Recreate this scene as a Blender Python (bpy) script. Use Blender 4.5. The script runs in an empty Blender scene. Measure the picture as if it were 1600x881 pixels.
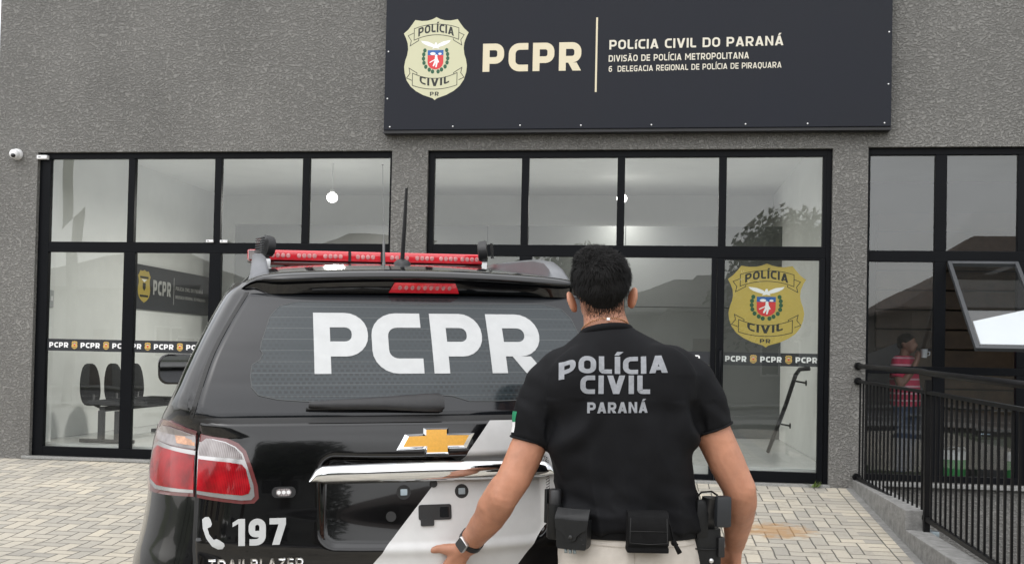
import bpy, bmesh, math, random
from mathutils import Vector, Matrix, noise
from mathutils.bvhtree import BVHTree
from mathutils.geometry import tessellate_polygon
random.seed(7)
R = math.radians
SC = bpy.context.scene
COL = SC.collection

# ------------------------------------------------------------------ camera
cam = bpy.data.cameras.new('camera')
camo = bpy.data.objects.new('camera', cam)
COL.objects.link(camo)
yaw, pitch, roll = R(7.3), R(1.15), R(1.2)
fwd = Vector((-math.sin(yaw)*math.cos(pitch), math.cos(yaw)*math.cos(pitch), math.sin(pitch)))
rgt = Vector((math.cos(yaw), math.sin(yaw), 0))
upv = rgt.cross(fwd)
r2 = rgt*math.cos(roll) + upv*math.sin(roll)
u2 = -rgt*math.sin(roll) + upv*math.cos(roll)
camo.matrix_world = Matrix(((r2.x, u2.x, -fwd.x, 0), (r2.y, u2.y, -fwd.y, 0), (r2.z, u2.z, -fwd.z, 1.12), (0, 0, 0, 1)))
cam.sensor_width = 36.0
cam.lens = 36.0
cam.shift_y = 0.0528
cam.clip_start = 0.05
cam.clip_end = 3000
SC.camera = camo

# ------------------------------------------------------------------ world: bright overcast
world = bpy.data.worlds.new('World')
SC.world = world
world.use_nodes = True
nt = world.node_tree
nt.nodes.clear()
wo = nt.nodes.new('ShaderNodeOutputWorld')
bg = nt.nodes.new('ShaderNodeBackground')
sky = nt.nodes.new('ShaderNodeTexSky')
sky.sky_type = 'NISHITA'
sky.sun_disc = False
SUN_EL, SUN_AZ = R(58), R(205)
sky.sun_elevation = SUN_EL
sky.sun_rotation = SUN_AZ
sky.air_density = 1.0
sky.dust_density = 1.0
hs = nt.nodes.new('ShaderNodeHueSaturation')
hs.inputs['Saturation'].default_value = 0.14
tc = nt.nodes.new('ShaderNodeTexCoord')
mp = nt.nodes.new('ShaderNodeMapping')
mp.inputs['Scale'].default_value = (1.0, 1.0, 2.6)
cn = nt.nodes.new('ShaderNodeTexNoise')
cn.inputs['Scale'].default_value = 2.6
cn.inputs['Detail'].default_value = 7
cr = nt.nodes.new('ShaderNodeMapRange')
cr.inputs['From Min'].default_value = 0.32
cr.inputs['From Max'].default_value = 0.68
cr.inputs['To Min'].default_value = 0.86
cr.inputs['To Max'].default_value = 1.4
mm = nt.nodes.new('ShaderNodeMixRGB')
mm.blend_type = 'MULTIPLY'
mm.inputs[0].default_value = 1.0
nt.links.new(sky.outputs[0], hs.inputs['Color'])
nt.links.new(tc.outputs['Generated'], mp.inputs[0])
nt.links.new(mp.outputs[0], cn.inputs['Vector'])
nt.links.new(cn.outputs['Fac'], cr.inputs[0])
nt.links.new(hs.outputs[0], mm.inputs[1])
nt.links.new(cr.outputs[0], mm.inputs[2])
sz = nt.nodes.new('ShaderNodeSeparateXYZ')
nt.links.new(tc.outputs['Generated'], sz.inputs[0])
gr = nt.nodes.new('ShaderNodeMapRange')
gr.inputs['From Min'].default_value = 0.0
gr.inputs['From Max'].default_value = 0.9
gr.inputs['To Min'].default_value = 0.72
gr.inputs['To Max'].default_value = 2.1
nt.links.new(sz.outputs[2], gr.inputs[0])
m3 = nt.nodes.new('ShaderNodeMixRGB')
m3.blend_type = 'MULTIPLY'
m3.inputs[0].default_value = 1.0
nt.links.new(mm.outputs[0], m3.inputs[1])
nt.links.new(gr.outputs[0], m3.inputs[2])
nt.links.new(m3.outputs[0], bg.inputs['Color'])
bg.inputs['Strength'].default_value = 0.13
nt.links.new(bg.outputs[0], wo.inputs[0])

sun = bpy.data.lights.new('sun', 'SUN')
suno = bpy.data.objects.new('sun', sun)
COL.objects.link(suno)
sun.energy = 1.1
sun.angle = R(150)
sun.color = (1.0, 0.96, 0.9)
sd = Vector((math.sin(SUN_AZ)*math.cos(SUN_EL), math.cos(SUN_AZ)*math.cos(SUN_EL), math.sin(SUN_EL)))
suno.rotation_euler = sd.to_track_quat('Z', 'Y').to_euler()

SC.view_settings.view_transform = 'Standard'
SC.view_settings.look = 'None'
SC.view_settings.exposure = 0.58
SC.view_settings.gamma = 1.0
SC.view_settings.use_curve_mapping = False
SC.cycles.max_bounces = 10
SC.cycles.transparent_max_bounces = 16
SC.cycles.caustics_reflective = False
SC.cycles.caustics_refractive = False
SC.cycles.sample_clamp_indirect = 6.0

# ------------------------------------------------------------------ materials
def mat(name, color, rough=0.5, metal=0.0, var=0.0, vscale=8.0, bump=0.0, bscale=60.0, coat=0.0, spec=0.5,
        emit=None, estr=0.0, bdist=0.01, detail=4, rvar=0.0):
    m = bpy.data.materials.new(name)
    m.use_nodes = True
    t = m.node_tree
    b = t.nodes['Principled BSDF']
    b.inputs['Base Color'].default_value = (*color, 1)
    b.inputs['Roughness'].default_value = rough
    b.inputs['Metallic'].default_value = metal
    b.inputs['Coat Weight'].default_value = coat
    b.inputs['Coat Roughness'].default_value = 0.03
    b.inputs['Specular IOR Level'].default_value = spec
    if emit:
        b.inputs['Emission Color'].default_value = (*emit, 1)
        b.inputs['Emission Strength'].default_value = estr
    if var or bump or rvar:
        c = t.nodes.new('ShaderNodeTexCoord')
    if var or rvar:
        n = t.nodes.new('ShaderNodeTexNoise')
        n.inputs['Scale'].default_value = vscale
        n.inputs['Detail'].default_value = detail
        n.inputs['Roughness'].default_value = 0.65
        t.links.new(c.outputs['Object'], n.inputs['Vector'])
    if var:
        rp = t.nodes.new('ShaderNodeMapRange')
        rp.inputs['From Min'].default_value = 0.3
        rp.inputs['From Max'].default_value = 0.7
        rp.inputs['To Min'].default_value = 1 - var
        rp.inputs['To Max'].default_value = 1 + var
        mx = t.nodes.new('ShaderNodeMixRGB')
        mx.blend_type = 'MULTIPLY'
        mx.inputs[0].default_value = 1
        mx.inputs[1].default_value = (*color, 1)
        t.links.new(n.outputs['Fac'], rp.inputs[0])
        t.links.new(rp.outputs[0], mx.inputs[2])
        t.links.new(mx.outputs[0], b.inputs['Base Color'])
    if rvar:
        rr = t.nodes.new('ShaderNodeMapRange')
        rr.inputs['From Min'].default_value = 0.35
        rr.inputs['From Max'].default_value = 0.7
        rr.inputs['To Min'].default_value = rough
        rr.inputs['To Max'].default_value = rough + rvar
        t.links.new(n.outputs['Fac'], rr.inputs[0])
        t.links.new(rr.outputs[0], b.inputs['Roughness'])
    if bump:
        n2 = t.nodes.new('ShaderNodeTexNoise')
        n2.inputs['Scale'].default_value = bscale
        n2.inputs['Detail'].default_value = 5
        bp = t.nodes.new('ShaderNodeBump')
        bp.inputs['Strength'].default_value = bump
        bp.inputs['Distance'].default_value = bdist
        t.links.new(c.outputs['Object'], n2.inputs['Vector'])
        t.links.new(n2.outputs['Fac'], bp.inputs['Height'])
        t.links.new(bp.outputs[0], b.inputs['Normal'])
    return m

class NT:
    """small helper for wiring math nodes"""
    def __init__(s, m):
        s.t = m.node_tree
    def node(s, kind):
        return s.t.nodes.new(kind)
    def put(s, sock, v):
        if isinstance(v, (int, float)):
            sock.default_value = v
        else:
            s.t.links.new(v, sock)
    def op(s, o, a, b=0.0, c=None):
        n = s.t.nodes.new('ShaderNodeMath')
        n.operation = o
        s.put(n.inputs[0], a)
        s.put(n.inputs[1], b)
        if c is not None:
            s.put(n.inputs[2], c)
        return n.outputs[0]

def stucco_material():
    m = mat('dark_textured_plaster', (0.15, 0.145, 0.135), 0.75)
    k = NT(m); t = m.node_tree
    b = t.nodes['Principled BSDF']
    c = t.nodes.new('ShaderNodeTexCoord')
    mp = t.nodes.new('ShaderNodeMapping')
    mp.inputs['Scale'].default_value = (1.0, 1.0, 1.5)
    t.links.new(c.outputs['Object'], mp.inputs[0])
    wn = t.nodes.new('ShaderNodeTexNoise')
    wn.inputs['Scale'].default_value = 11
    wn.inputs['Detail'].default_value = 2
    t.links.new(mp.outputs[0], wn.inputs['Vector'])
    av = t.nodes.new('ShaderNodeVectorMath'); av.operation = 'MULTIPLY_ADD'
    t.links.new(wn.outputs['Color'], av.inputs[0])
    av.inputs[1].default_value = (0.06, 0.06, 0.06)
    t.links.new(mp.outputs[0], av.inputs[2])
    n = t.nodes.new('ShaderNodeTexNoise')
    n.inputs['Scale'].default_value = 38
    n.inputs['Detail'].default_value = 3.5
    n.inputs['Roughness'].default_value = 0.55
    t.links.new(av.outputs[0], n.inputs['Vector'])
    r1 = t.nodes.new('ShaderNodeMapRange'); r1.interpolation_type = 'SMOOTHSTEP'
    r1.inputs['From Min'].default_value = 0.43
    r1.inputs['From Max'].default_value = 0.60
    t.links.new(n.outputs['Fac'], r1.inputs[0])
    bp = t.nodes.new('ShaderNodeBump')
    bp.inputs['Strength'].default_value = 1.0
    bp.inputs['Distance'].default_value = 0.008
    t.links.new(r1.outputs[0], bp.inputs['Height'])
    t.links.new(bp.outputs[0], b.inputs['Normal'])
    n3 = t.nodes.new('ShaderNodeTexNoise')
    n3.inputs['Scale'].default_value = 0.9
    n3.inputs['Detail'].default_value = 6
    t.links.new(c.outputs['Object'], n3.inputs['Vector'])
    f = k.op('MULTIPLY_ADD', n3.outputs['Fac'], 0.5, 0.66)
    ms = t.nodes.new('ShaderNodeMapping'); ms.inputs['Scale'].default_value = (7, 7, .35)   # faint rain streaks
    t.links.new(c.outputs['Object'], ms.inputs[0])
    n4 = t.nodes.new('ShaderNodeTexNoise'); n4.inputs['Scale'].default_value = 1.0; n4.inputs['Detail'].default_value = 5
    t.links.new(ms.outputs[0], n4.inputs['Vector'])
    f = k.op('MULTIPLY', f, k.op('MULTIPLY_ADD', n4.outputs['Fac'], .22, .89))
    szz = t.nodes.new('ShaderNodeSeparateXYZ'); t.links.new(c.outputs['Object'], szz.inputs[0])
    dz = t.nodes.new('ShaderNodeMapRange'); dz.inputs['From Min'].default_value = 0.0; dz.inputs['From Max'].default_value = .28
    dz.inputs['To Min'].default_value = 1.14; dz.inputs['To Max'].default_value = 1.0                    # splashed dust near the paving
    t.links.new(k.op('ADD', szz.outputs[2], k.op('MULTIPLY', n4.outputs['Fac'], .15)), dz.inputs[0])
    f = k.op('MULTIPLY', f, dz.outputs[0])
    f2 = k.op('MULTIPLY_ADD', r1.outputs[0], 0.36, 0.86)
    f3 = k.op('MULTIPLY', f, f2)
    mx = t.nodes.new('ShaderNodeMixRGB'); mx.blend_type = 'MULTIPLY'
    mx.inputs[0].default_value = 1
    mx.inputs[1].default_value = (0.185, 0.18, 0.168, 1)
    t.links.new(f3, mx.inputs[2])
    t.links.new(mx.outputs[0], b.inputs['Base Color'])
    return m

def paver_material(kind):
    m = mat('concrete_pavers_' + kind, (0.45, 0.43, 0.39), 0.85)
    k = NT(m); t = m.node_tree
    b = t.nodes['Principled BSDF']
    c = t.nodes.new('ShaderNodeTexCoord')
    sx = t.nodes.new('ShaderNodeSeparateXYZ')
    wn = t.nodes.new('ShaderNodeTexNoise'); wn.inputs['Scale'].default_value = 6
    t.links.new(c.outputs['Object'], wn.inputs['Vector'])
    av = t.nodes.new('ShaderNodeVectorMath'); av.operation = 'MULTIPLY_ADD'
    t.links.new(wn.outputs['Color'], av.inputs[0])
    av.inputs[1].default_value = (0.014, 0.014, 0)
    t.links.new(c.outputs['Object'], av.inputs[2])
    t.links.new(av.outputs[0], sx.inputs[0])
    a = 0.104
    X = k.op('DIVIDE', sx.outputs[0], a)
    Y = k.op('DIVIDE', sx.outputs[1], a)
    if kind == 'herringbone':
        i = k.op('FLOOR', X); j = k.op('FLOOR', Y)
        fx = k.op('SUBTRACT', X, i); fy = k.op('SUBTRACT', Y, j)
        d = k.op('FLOORED_MODULO', k.op('SUBTRACT', i, j), 4.0)
        eq = lambda v: k.op('COMPARE', d, v, 0.25)
        e0, e1, e2, e3 = eq(0.0), eq(1.0), eq(2.0), eq(3.0)
        q = k.op('MINIMUM', k.op('ADD', fx, e1), k.op('ADD', k.op('SUBTRACT', 1.0, fx), e0))
        q2 = k.op('MINIMUM', k.op('ADD', fy, e2), k.op('ADD', k.op('SUBTRACT', 1.0, fy), e3))
        ed = k.op('MINIMUM', q, q2)
        bi = k.op('SUBTRACT', i, e1); bj = k.op('SUBTRACT', j, e2)
    else:
        if kind == 'kerb_course':
            X = k.op('DIVIDE', sx.outputs[0], 0.22)
        else:
            Y = k.op('DIVIDE', sx.outputs[1], 0.16)
        bi = k.op('FLOOR', X); bj = k.op('FLOOR', Y)
        fx = k.op('SUBTRACT', X, bi); fy = k.op('SUBTRACT', Y, bj)
        ex = k.op('MINIMUM', fx, k.op('SUBTRACT', 1.0, fx))
        ey = k.op('MINIMUM', fy, k.op('SUBTRACT', 1.0, fy))
        if kind == 'kerb_course':
            ex = k.op('MULTIPLY', ex, 2.1)
        ed = k.op('MINIMUM', ex, ey)
    cv = t.nodes.new('ShaderNodeCombineXYZ')
    t.links.new(bi, cv.inputs[0]); t.links.new(bj, cv.inputs[1])
    rn = t.nodes.new('ShaderNodeTexWhiteNoise')
    t.links.new(cv.outputs[0], rn.inputs[0])
    gw = t.nodes.new('ShaderNodeMapRange'); gw.interpolation_type = 'SMOOTHSTEP'
    gw.inputs['From Min'].default_value = 0.014
    gw.inputs['From Max'].default_value = 0.075
    t.links.new(ed, gw.inputs[0])
    # tone per brick + grime
    f = k.op('MULTIPLY_ADD', rn.outputs[0], 0.34, 0.80)
    nb = t.nodes.new('ShaderNodeTexNoise'); nb.inputs['Scale'].default_value = 4.5; nb.inputs['Detail'].default_value = 5; nb.inputs['Roughness'].default_value = .7
    t.links.new(c.outputs['Object'], nb.inputs['Vector'])
    blot = t.nodes.new('ShaderNodeMapRange'); blot.inputs['From Min'].default_value = .56; blot.inputs['From Max'].default_value = .74
    blot.inputs['To Min'].default_value = 1.0; blot.inputs['To Max'].default_value = .66
    t.links.new(nb.outputs['Fac'], blot.inputs[0])
    f = k.op('MULTIPLY', f, blot.outputs[0])
    n1 = t.nodes.new('ShaderNodeTexNoise'); n1.inputs['Scale'].default_value = 1.3; n1.inputs['Detail'].default_value = 6
    n2 = t.nodes.new('ShaderNodeTexNoise'); n2.inputs['Scale'].default_value = 70; n2.inputs['Detail'].default_value = 3
    t.links.new(c.outputs['Object'], n1.inputs['Vector']); t.links.new(c.outputs['Object'], n2.inputs['Vector'])
    f = k.op('MULTIPLY', f, k.op('MULTIPLY_ADD', n1.outputs['Fac'], 0.5, 0.73))
    f = k.op('MULTIPLY', f, k.op('MULTIPLY_ADD', n2.outputs['Fac'], 0.3, 0.85))
    hue = t.nodes.new('ShaderNodeMixRGB')
    t.links.new(k.op('MULTIPLY', rn.outputs[0], n1.outputs['Fac']), hue.inputs[0])
    hue.inputs[1].default_value = (0.41, 0.385, 0.335, 1)
    hue.inputs[2].default_value = (0.44, 0.385, 0.29, 1)
    mx = t.nodes.new('ShaderNodeMixRGB'); mx.blend_type = 'MULTIPLY'; mx.inputs[0].default_value = 1
    t.links.new(hue.outputs[0], mx.inputs[1]); t.links.new(f, mx.inputs[2])
    gm = t.nodes.new('ShaderNodeMixRGB')
    t.links.new(gw.outputs[0], gm.inputs[0])
    gm.inputs[1].default_value = (0.10, 0.094, 0.08, 1)
    t.links.new(mx.outputs[0], gm.inputs[2])
    out = gm.outputs[0]
    if kind == 'herringbone':     # rust stain near the door
        vs = t.nodes.new('ShaderNodeVectorMath'); vs.operation = 'SUBTRACT'
        t.links.new(c.outputs['Object'], vs.inputs[0]); vs.inputs[1].default_value = (1.02, 7.95, 0)
        s2 = t.nodes.new('ShaderNodeSeparateXYZ'); t.links.new(vs.outputs[0], s2.inputs[0])
        rr = k.op('ADD', k.op('POWER', k.op('MULTIPLY', s2.outputs[0], 3.2), 2.0), k.op('POWER', k.op('MULTIPLY', s2.outputs[1], 3.6), 2.0))
        n5 = t.nodes.new('ShaderNodeTexNoise'); n5.inputs['Scale'].default_value = 14; n5.inputs['Detail'].default_value = 4
        t.links.new(c.outputs['Object'], n5.inputs['Vector'])
        rr = k.op('ADD', rr, k.op('MULTIPLY_ADD', n5.outputs['Fac'], 2.4, -1.0))
        st = t.nodes.new('ShaderNodeMapRange')
        st.inputs['From Min'].default_value = 0.35; st.inputs['From Max'].default_value = 1.15
        st.inputs['To Min'].default_value = 0.75; st.inputs['To Max'].default_value = 0.0
        t.links.new(rr, st.inputs[0])
        rm = t.nodes.new('ShaderNodeMixRGB')
        t.links.new(st.outputs[0], rm.inputs[0])
        t.links.new(out, rm.inputs[1]); rm.inputs[2].default_value = (0.36, 0.20, 0.075, 1)
        out = rm.outputs[0]
    t.links.new(out, b.inputs['Base Color'])
    bp = t.nodes.new('ShaderNodeBump'); bp.inputs['Strength'].default_value = 0.7; bp.inputs['Distance'].default_value = 0.006
    t.links.new(k.op('MULTIPLY_ADD', n2.outputs['Fac'], 0.25, gw.outputs[0]), bp.inputs['Height'])
    t.links.new(bp.outputs[0], b.inputs['Normal'])
    return m

def glass_material(name, tint=(0.90, 0.92, 0.90), f0=0.09, boost=1.0, dirt=0.016):
    m = bpy.data.materials.new(name)
    m.use_nodes = True
    t = m.node_tree
    t.nodes.clear()
    k = NT(m)
    o = t.nodes.new('ShaderNodeOutputMaterial')
    tr = t.nodes.new('ShaderNodeBsdfTransparent'); tr.inputs[0].default_value = (*tint, 1)
    gl = t.nodes.new('ShaderNodeBsdfGlossy'); gl.inputs['Roughness'].default_value = 0.0
    gl.inputs['Color'].default_value = (0.95, 0.97, 0.97, 1)
    c = t.nodes.new('ShaderNodeTexCoord')
    n = t.nodes.new('ShaderNodeTexNoise'); n.inputs['Scale'].default_value = 1.6; n.inputs['Detail'].default_value = 1
    t.links.new(c.outputs['Object'], n.inputs['Vector'])
    bp = t.nodes.new('ShaderNodeBump'); bp.inputs['Strength'].default_value = 0.05; bp.inputs['Distance'].default_value = 0.02
    t.links.new(n.outputs['Fac'], bp.inputs['Height']); t.links.new(bp.outputs[0], gl.inputs['Normal'])
    lw = t.nodes.new('ShaderNodeLayerWeight'); lw.inputs[0].default_value = 0.5
    p5 = k.op('POWER', lw.outputs['Facing'], 5.0)
    fac = k.op('MULTIPLY', k.op('MULTIPLY_ADD', p5, 0.9, f0), boost)
    mx = t.nodes.new('ShaderNodeMixShader')
    t.links.new(fac, mx.inputs[0]); t.links.new(tr.outputs[0], mx.inputs[1]); t.links.new(gl.outputs[0], mx.inputs[2])
    df = t.nodes.new('ShaderNodeBsdfDiffuse'); df.inputs[0].default_value = (0.5, 0.5, 0.48, 1)
    n2 = t.nodes.new('ShaderNodeTexNoise'); n2.inputs['Scale'].default_value = 3; n2.inputs['Detail'].default_value = 8
    t.links.new(c.outputs['Object'], n2.inputs['Vector'])
    m2 = t.nodes.new('ShaderNodeMixShader')
    t.links.new(k.op('MULTIPLY', n2.outputs['Fac'], dirt * 2), m2.inputs[0])
    t.links.new(mx.outputs[0], m2.inputs[1]); t.links.new(df.outputs[0], m2.inputs[2])
    t.links.new(m2.outputs[0], o.inputs[0])
    return m

# ------------------------------------------------------------------ object helpers
def link_mesh(name, bm, mats, parent=None, smooth=False, angle=None):
    me = bpy.data.meshes.new(name)
    bm.normal_update()
    bm.to_mesh(me)
    bm.free()
    for m in (mats if isinstance(mats, (list, tuple)) else [mats]):
        me.materials.append(m)
    if smooth:
        for p in me.polygons:
            p.use_smooth = True
        if angle:
            me.set_sharp_from_angle(angle=R(angle))
    o = bpy.data.objects.new(name, me)
    COL.objects.link(o)
    if parent:
        o.parent = parent
    return o

def tag(o, label=None, cat=None, group=None, kind=None):
    if label: o['label'] = label
    if cat: o['category'] = cat
    if group: o['group'] = group
    if kind: o['kind'] = kind
    return o

def empty(name, loc=(0, 0, 0), rz=0.0, label=None, cat=None, group=None):
    e = bpy.data.objects.new(name, None)
    COL.objects.link(e)
    e.location = loc
    e.rotation_euler = (0, 0, rz)
    e.empty_display_size = 0.1
    return tag(e, label, cat, group)

def copy_tree(o, parent=None):
    c = o.copy()
    COL.objects.link(c)
    if parent: c.parent = parent
    for ch in list(o.children):
        copy_tree(ch, c)
    return c

def box(bm, x0, x1, y0, y1, z0, z1, mi=0, bev=0.0, M=None):
    vs = [bm.verts.new(Vector(p)) for p in ((x0, y0, z0), (x1, y0, z0), (x1, y1, z0), (x0, y1, z0), (x0, y0, z1), (x1, y0, z1), (x1, y1, z1), (x0, y1, z1))]
    fs = []
    for q in ((0, 3, 2, 1), (4, 5, 6, 7), (0, 1, 5, 4), (1, 2, 6, 5), (2, 3, 7, 6), (3, 0, 4, 7)):
        f = bm.faces.new([vs[i] for i in q]); f.material_index = mi; fs.append(f)
    if bev:
        es = list({e for f in fs for e in f.edges})
        r = bmesh.ops.bevel(bm, geom=es, offset=bev, segments=2, affect='EDGES', profile=0.6)
        vs = list({v for f in r['faces'] for v in f.verts} | {v for v in vs if v.is_valid})
        for f in {f for v in vs for f in v.link_faces}: f.material_index = mi
    if M is not None:
        for v in vs: v.co = M @ v.co
    return vs

def tube(bm, pts, rad, n=10, mi=0, caps=True, closed=False):
    pts = [Vector(p) for p in pts]
    rads = rad if isinstance(rad, (list, tuple)) else [rad]*len(pts)
    rings = []
    prev = None
    N = len(pts)
    for i, p in enumerate(pts):
        if closed:
            d = (pts[(i+1) % N] - pts[i-1]).normalized()
        else:
            d = (pts[min(i+1, N-1)] - pts[max(i-1, 0)]).normalized()
        if prev is None:
            a = Vector((0, 0, 1)) if abs(d.z) < 0.9 else Vector((1, 0, 0))
            x = d.cross(a).normalized()
        else:
            x = (prev - d*prev.dot(d)).normalized()
        prev = x
        y = d.cross(x)
        rings.append([bm.verts.new(p + (x*math.cos(2*math.pi*k/n) + y*math.sin(2*math.pi*k/n))*rads[i]) for k in range(n)])
    seq = list(zip(rings, rings[1:])) + ([(rings[-1], rings[0])] if closed else [])
    for A, B in seq:
        for k in range(n):
            f = bm.faces.new((A[k], A[(k+1) % n], B[(k+1) % n], B[k])); f.material_index = mi; f.smooth = True
    if caps and not closed:
        f = bm.faces.new(rings[0][::-1]); f.material_index = mi
        f = bm.faces.new(rings[-1]); f.material_index = mi
    return rings

def ellipsoid(bm, c, r, nu=16, nv=10, M=None, mi=0):
    c = Vector(c)
    g = []
    for j in range(nv+1):
        th = math.pi*j/nv
        row = []
        for i in range(nu):
            ph = 2*math.pi*i/nu
            p = Vector((r[0]*math.sin(th)*math.cos(ph), r[1]*math.sin(th)*math.sin(ph), r[2]*math.cos(th)))
            if M is not None: p = M @ p
            row.append(p + c)
        g.append(row)
    top = bm.verts.new(g[0][0]); bot = bm.verts.new(g[-1][0])
    vr = [[bm.verts.new(p) for p in row] for row in g[1:-1]]
    for i in range(nu):
        k = (i+1) % nu
        f = bm.faces.new((top, vr[0][i], vr[0][k])); f.smooth = True; f.material_index = mi
        f = bm.faces.new((bot, vr[-1][k], vr[-1][i])); f.smooth = True; f.material_index = mi
        for a, b in zip(vr, vr[1:]):
            f = bm.faces.new((a[i], b[i], b[k], a[k])); f.smooth = True; f.material_index = mi

def loft(bm, rings, caps=True, mi=0, smooth=True):
    vr = [[bm.verts.new(Vector(p)) for p in r] for r in rings]
    n = len(vr[0])
    for A, B in zip(vr, vr[1:]):
        for k in range(n):
            f = bm.faces.new((A[k], A[(k+1) % n], B[(k+1) % n], B[k])); f.smooth = smooth; f.material_index = mi
    if caps:
        f = bm.faces.new(vr[0][::-1]); f.material_index = mi
        f = bm.faces.new(vr[-1]); f.material_index = mi
    return vr

def smoothstep(a, b, x):
    t = min(max((x-a)/(b-a), 0), 1)
    return t*t*(3-2*t)

def lerp(tab, x):
    if x <= tab[0][0]: return tab[0][1]
    for (a, b), (c, d) in zip(tab, tab[1:]):
        if x <= c:
            return b + (d-b)*(x-a)/(c-a)
    return tab[-1][1]

def clerp(tab, x):
    """smooth (Catmull-Rom) table lookup"""
    if x <= tab[0][0]: return tab[0][1]
    if x >= tab[-1][0]: return tab[-1][1]
    for i in range(len(tab)-1):
        if x <= tab[i+1][0]:
            x0, y0 = tab[i]; x1, y1 = tab[i+1]
            m0 = (y1 - tab[i-1][1])/(x1 - tab[i-1][0]) if i > 0 else (y1-y0)/(x1-x0)
            m1 = (tab[i+2][1]-y0)/(tab[i+2][0]-x0) if i+2 < len(tab) else (y1-y0)/(x1-x0)
            h = x1-x0; t = (x-x0)/h
            return (2*t**3-3*t*t+1)*y0 + (t**3-2*t*t+t)*h*m0 + (-2*t**3+3*t*t)*y1 + (t**3-t*t)*h*m1
    return tab[-1][1]

# ------------------------------------------------------------------ lettering: squarish stroke alphabet
def round_path(pts, closed=False):
    out = []
    N = len(pts)
    for i, p in enumerate(pts):
        x, y = p[0], p[1]
        r = p[2] if len(p) > 2 else 0
        if r <= 0 or (not closed and (i == 0 or i == N-1)):
            out.append((x, y)); continue
        a = Vector(pts[i-1][:2]); b = Vector((x, y)); c = Vector(pts[(i+1) % N][:2])
        d1 = (a-b).normalized(); d2 = (c-b).normalized()
        ang = d1.angle(d2)
        L = r/math.tan(ang/2)
        L = min(L, (a-b).length*0.494, (c-b).length*0.494)
        rr = L*math.tan(ang/2)
        s = b+d1*L; e = b+d2*L
        ctr = b + (d1+d2).normalized()*(rr/math.sin(ang/2))
        v0 = s-ctr; v1 = e-ctr
        tot = v0.angle(v1)
        sg = 1 if v0.cross(v1) > 0 else -1
        for q in range(7):
            t = sg*tot*q/6
            out.append((ctr.x+v0.x*math.cos(t)-v0.y*math.sin(t), ctr.y+v0.x*math.sin(t)+v0.y*math.cos(t)))
    return out

def stroke(pts, t, closed=False):
    """quads of a mitred stroke of width t"""
    P = [Vector(p) for p in round_path(pts, closed)]
    Q = [P[0]]
    for p in P[1:]:
        if (p-Q[-1]).length > 1e-5: Q.append(p)
    if closed and (Q[0]-Q[-1]).length < 1e-5: Q.pop()
    P = Q; N = len(P)
    L, Rr = [], []
    for i in range(N):
        if closed or 0 < i < N-1:
            d0 = (P[i]-P[i-1]).normalized(); d1 = (P[(i+1) % N]-P[i]).normalized()
        elif i == 0:
            d0 = d1 = (P[1]-P[0]).normalized()
        else:
            d0 = d1 = (P[-1]-P[-2]).normalized()
        n0 = Vector((-d0.y, d0.x)); n1 = Vector((-d1.y, d1.x))
        m = (n0+n1).normalized()
        s = t/2/max(0.35, m.dot(n0))
        L.append(P[i]+m*s); Rr.append(P[i]-m*s)
    qs = []
    for i in range(N if closed else N-1):
        j = (i+1) % N
        qs.append([tuple(Rr[i]), tuple(Rr[j]), tuple(L[j]), tuple(L[i])])
    return qs

BASE = {'Í': ('I', 'acute'), 'Á': ('A', 'acute'), 'Ã': ('A', 'tilde'), 'Ó': ('O', 'acute'), 'í': ('i', None)}
WID = {'P': .68, 'R': .70, 'C': .62, 'O': .72, 'L': .54, 'I': None, 'A': .76, 'V': .76, 'N': .72, 'D': .72, 'E': .58, 'S': .60,
       'T': .62, 'M': .92, 'U': .72, 'G': .68, 'Q': .72, 'B': .68, 'Z': .62, '1': .44, '6': .62, '7': .60, '9': .62, ' ': .30, 'i': None}

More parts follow.
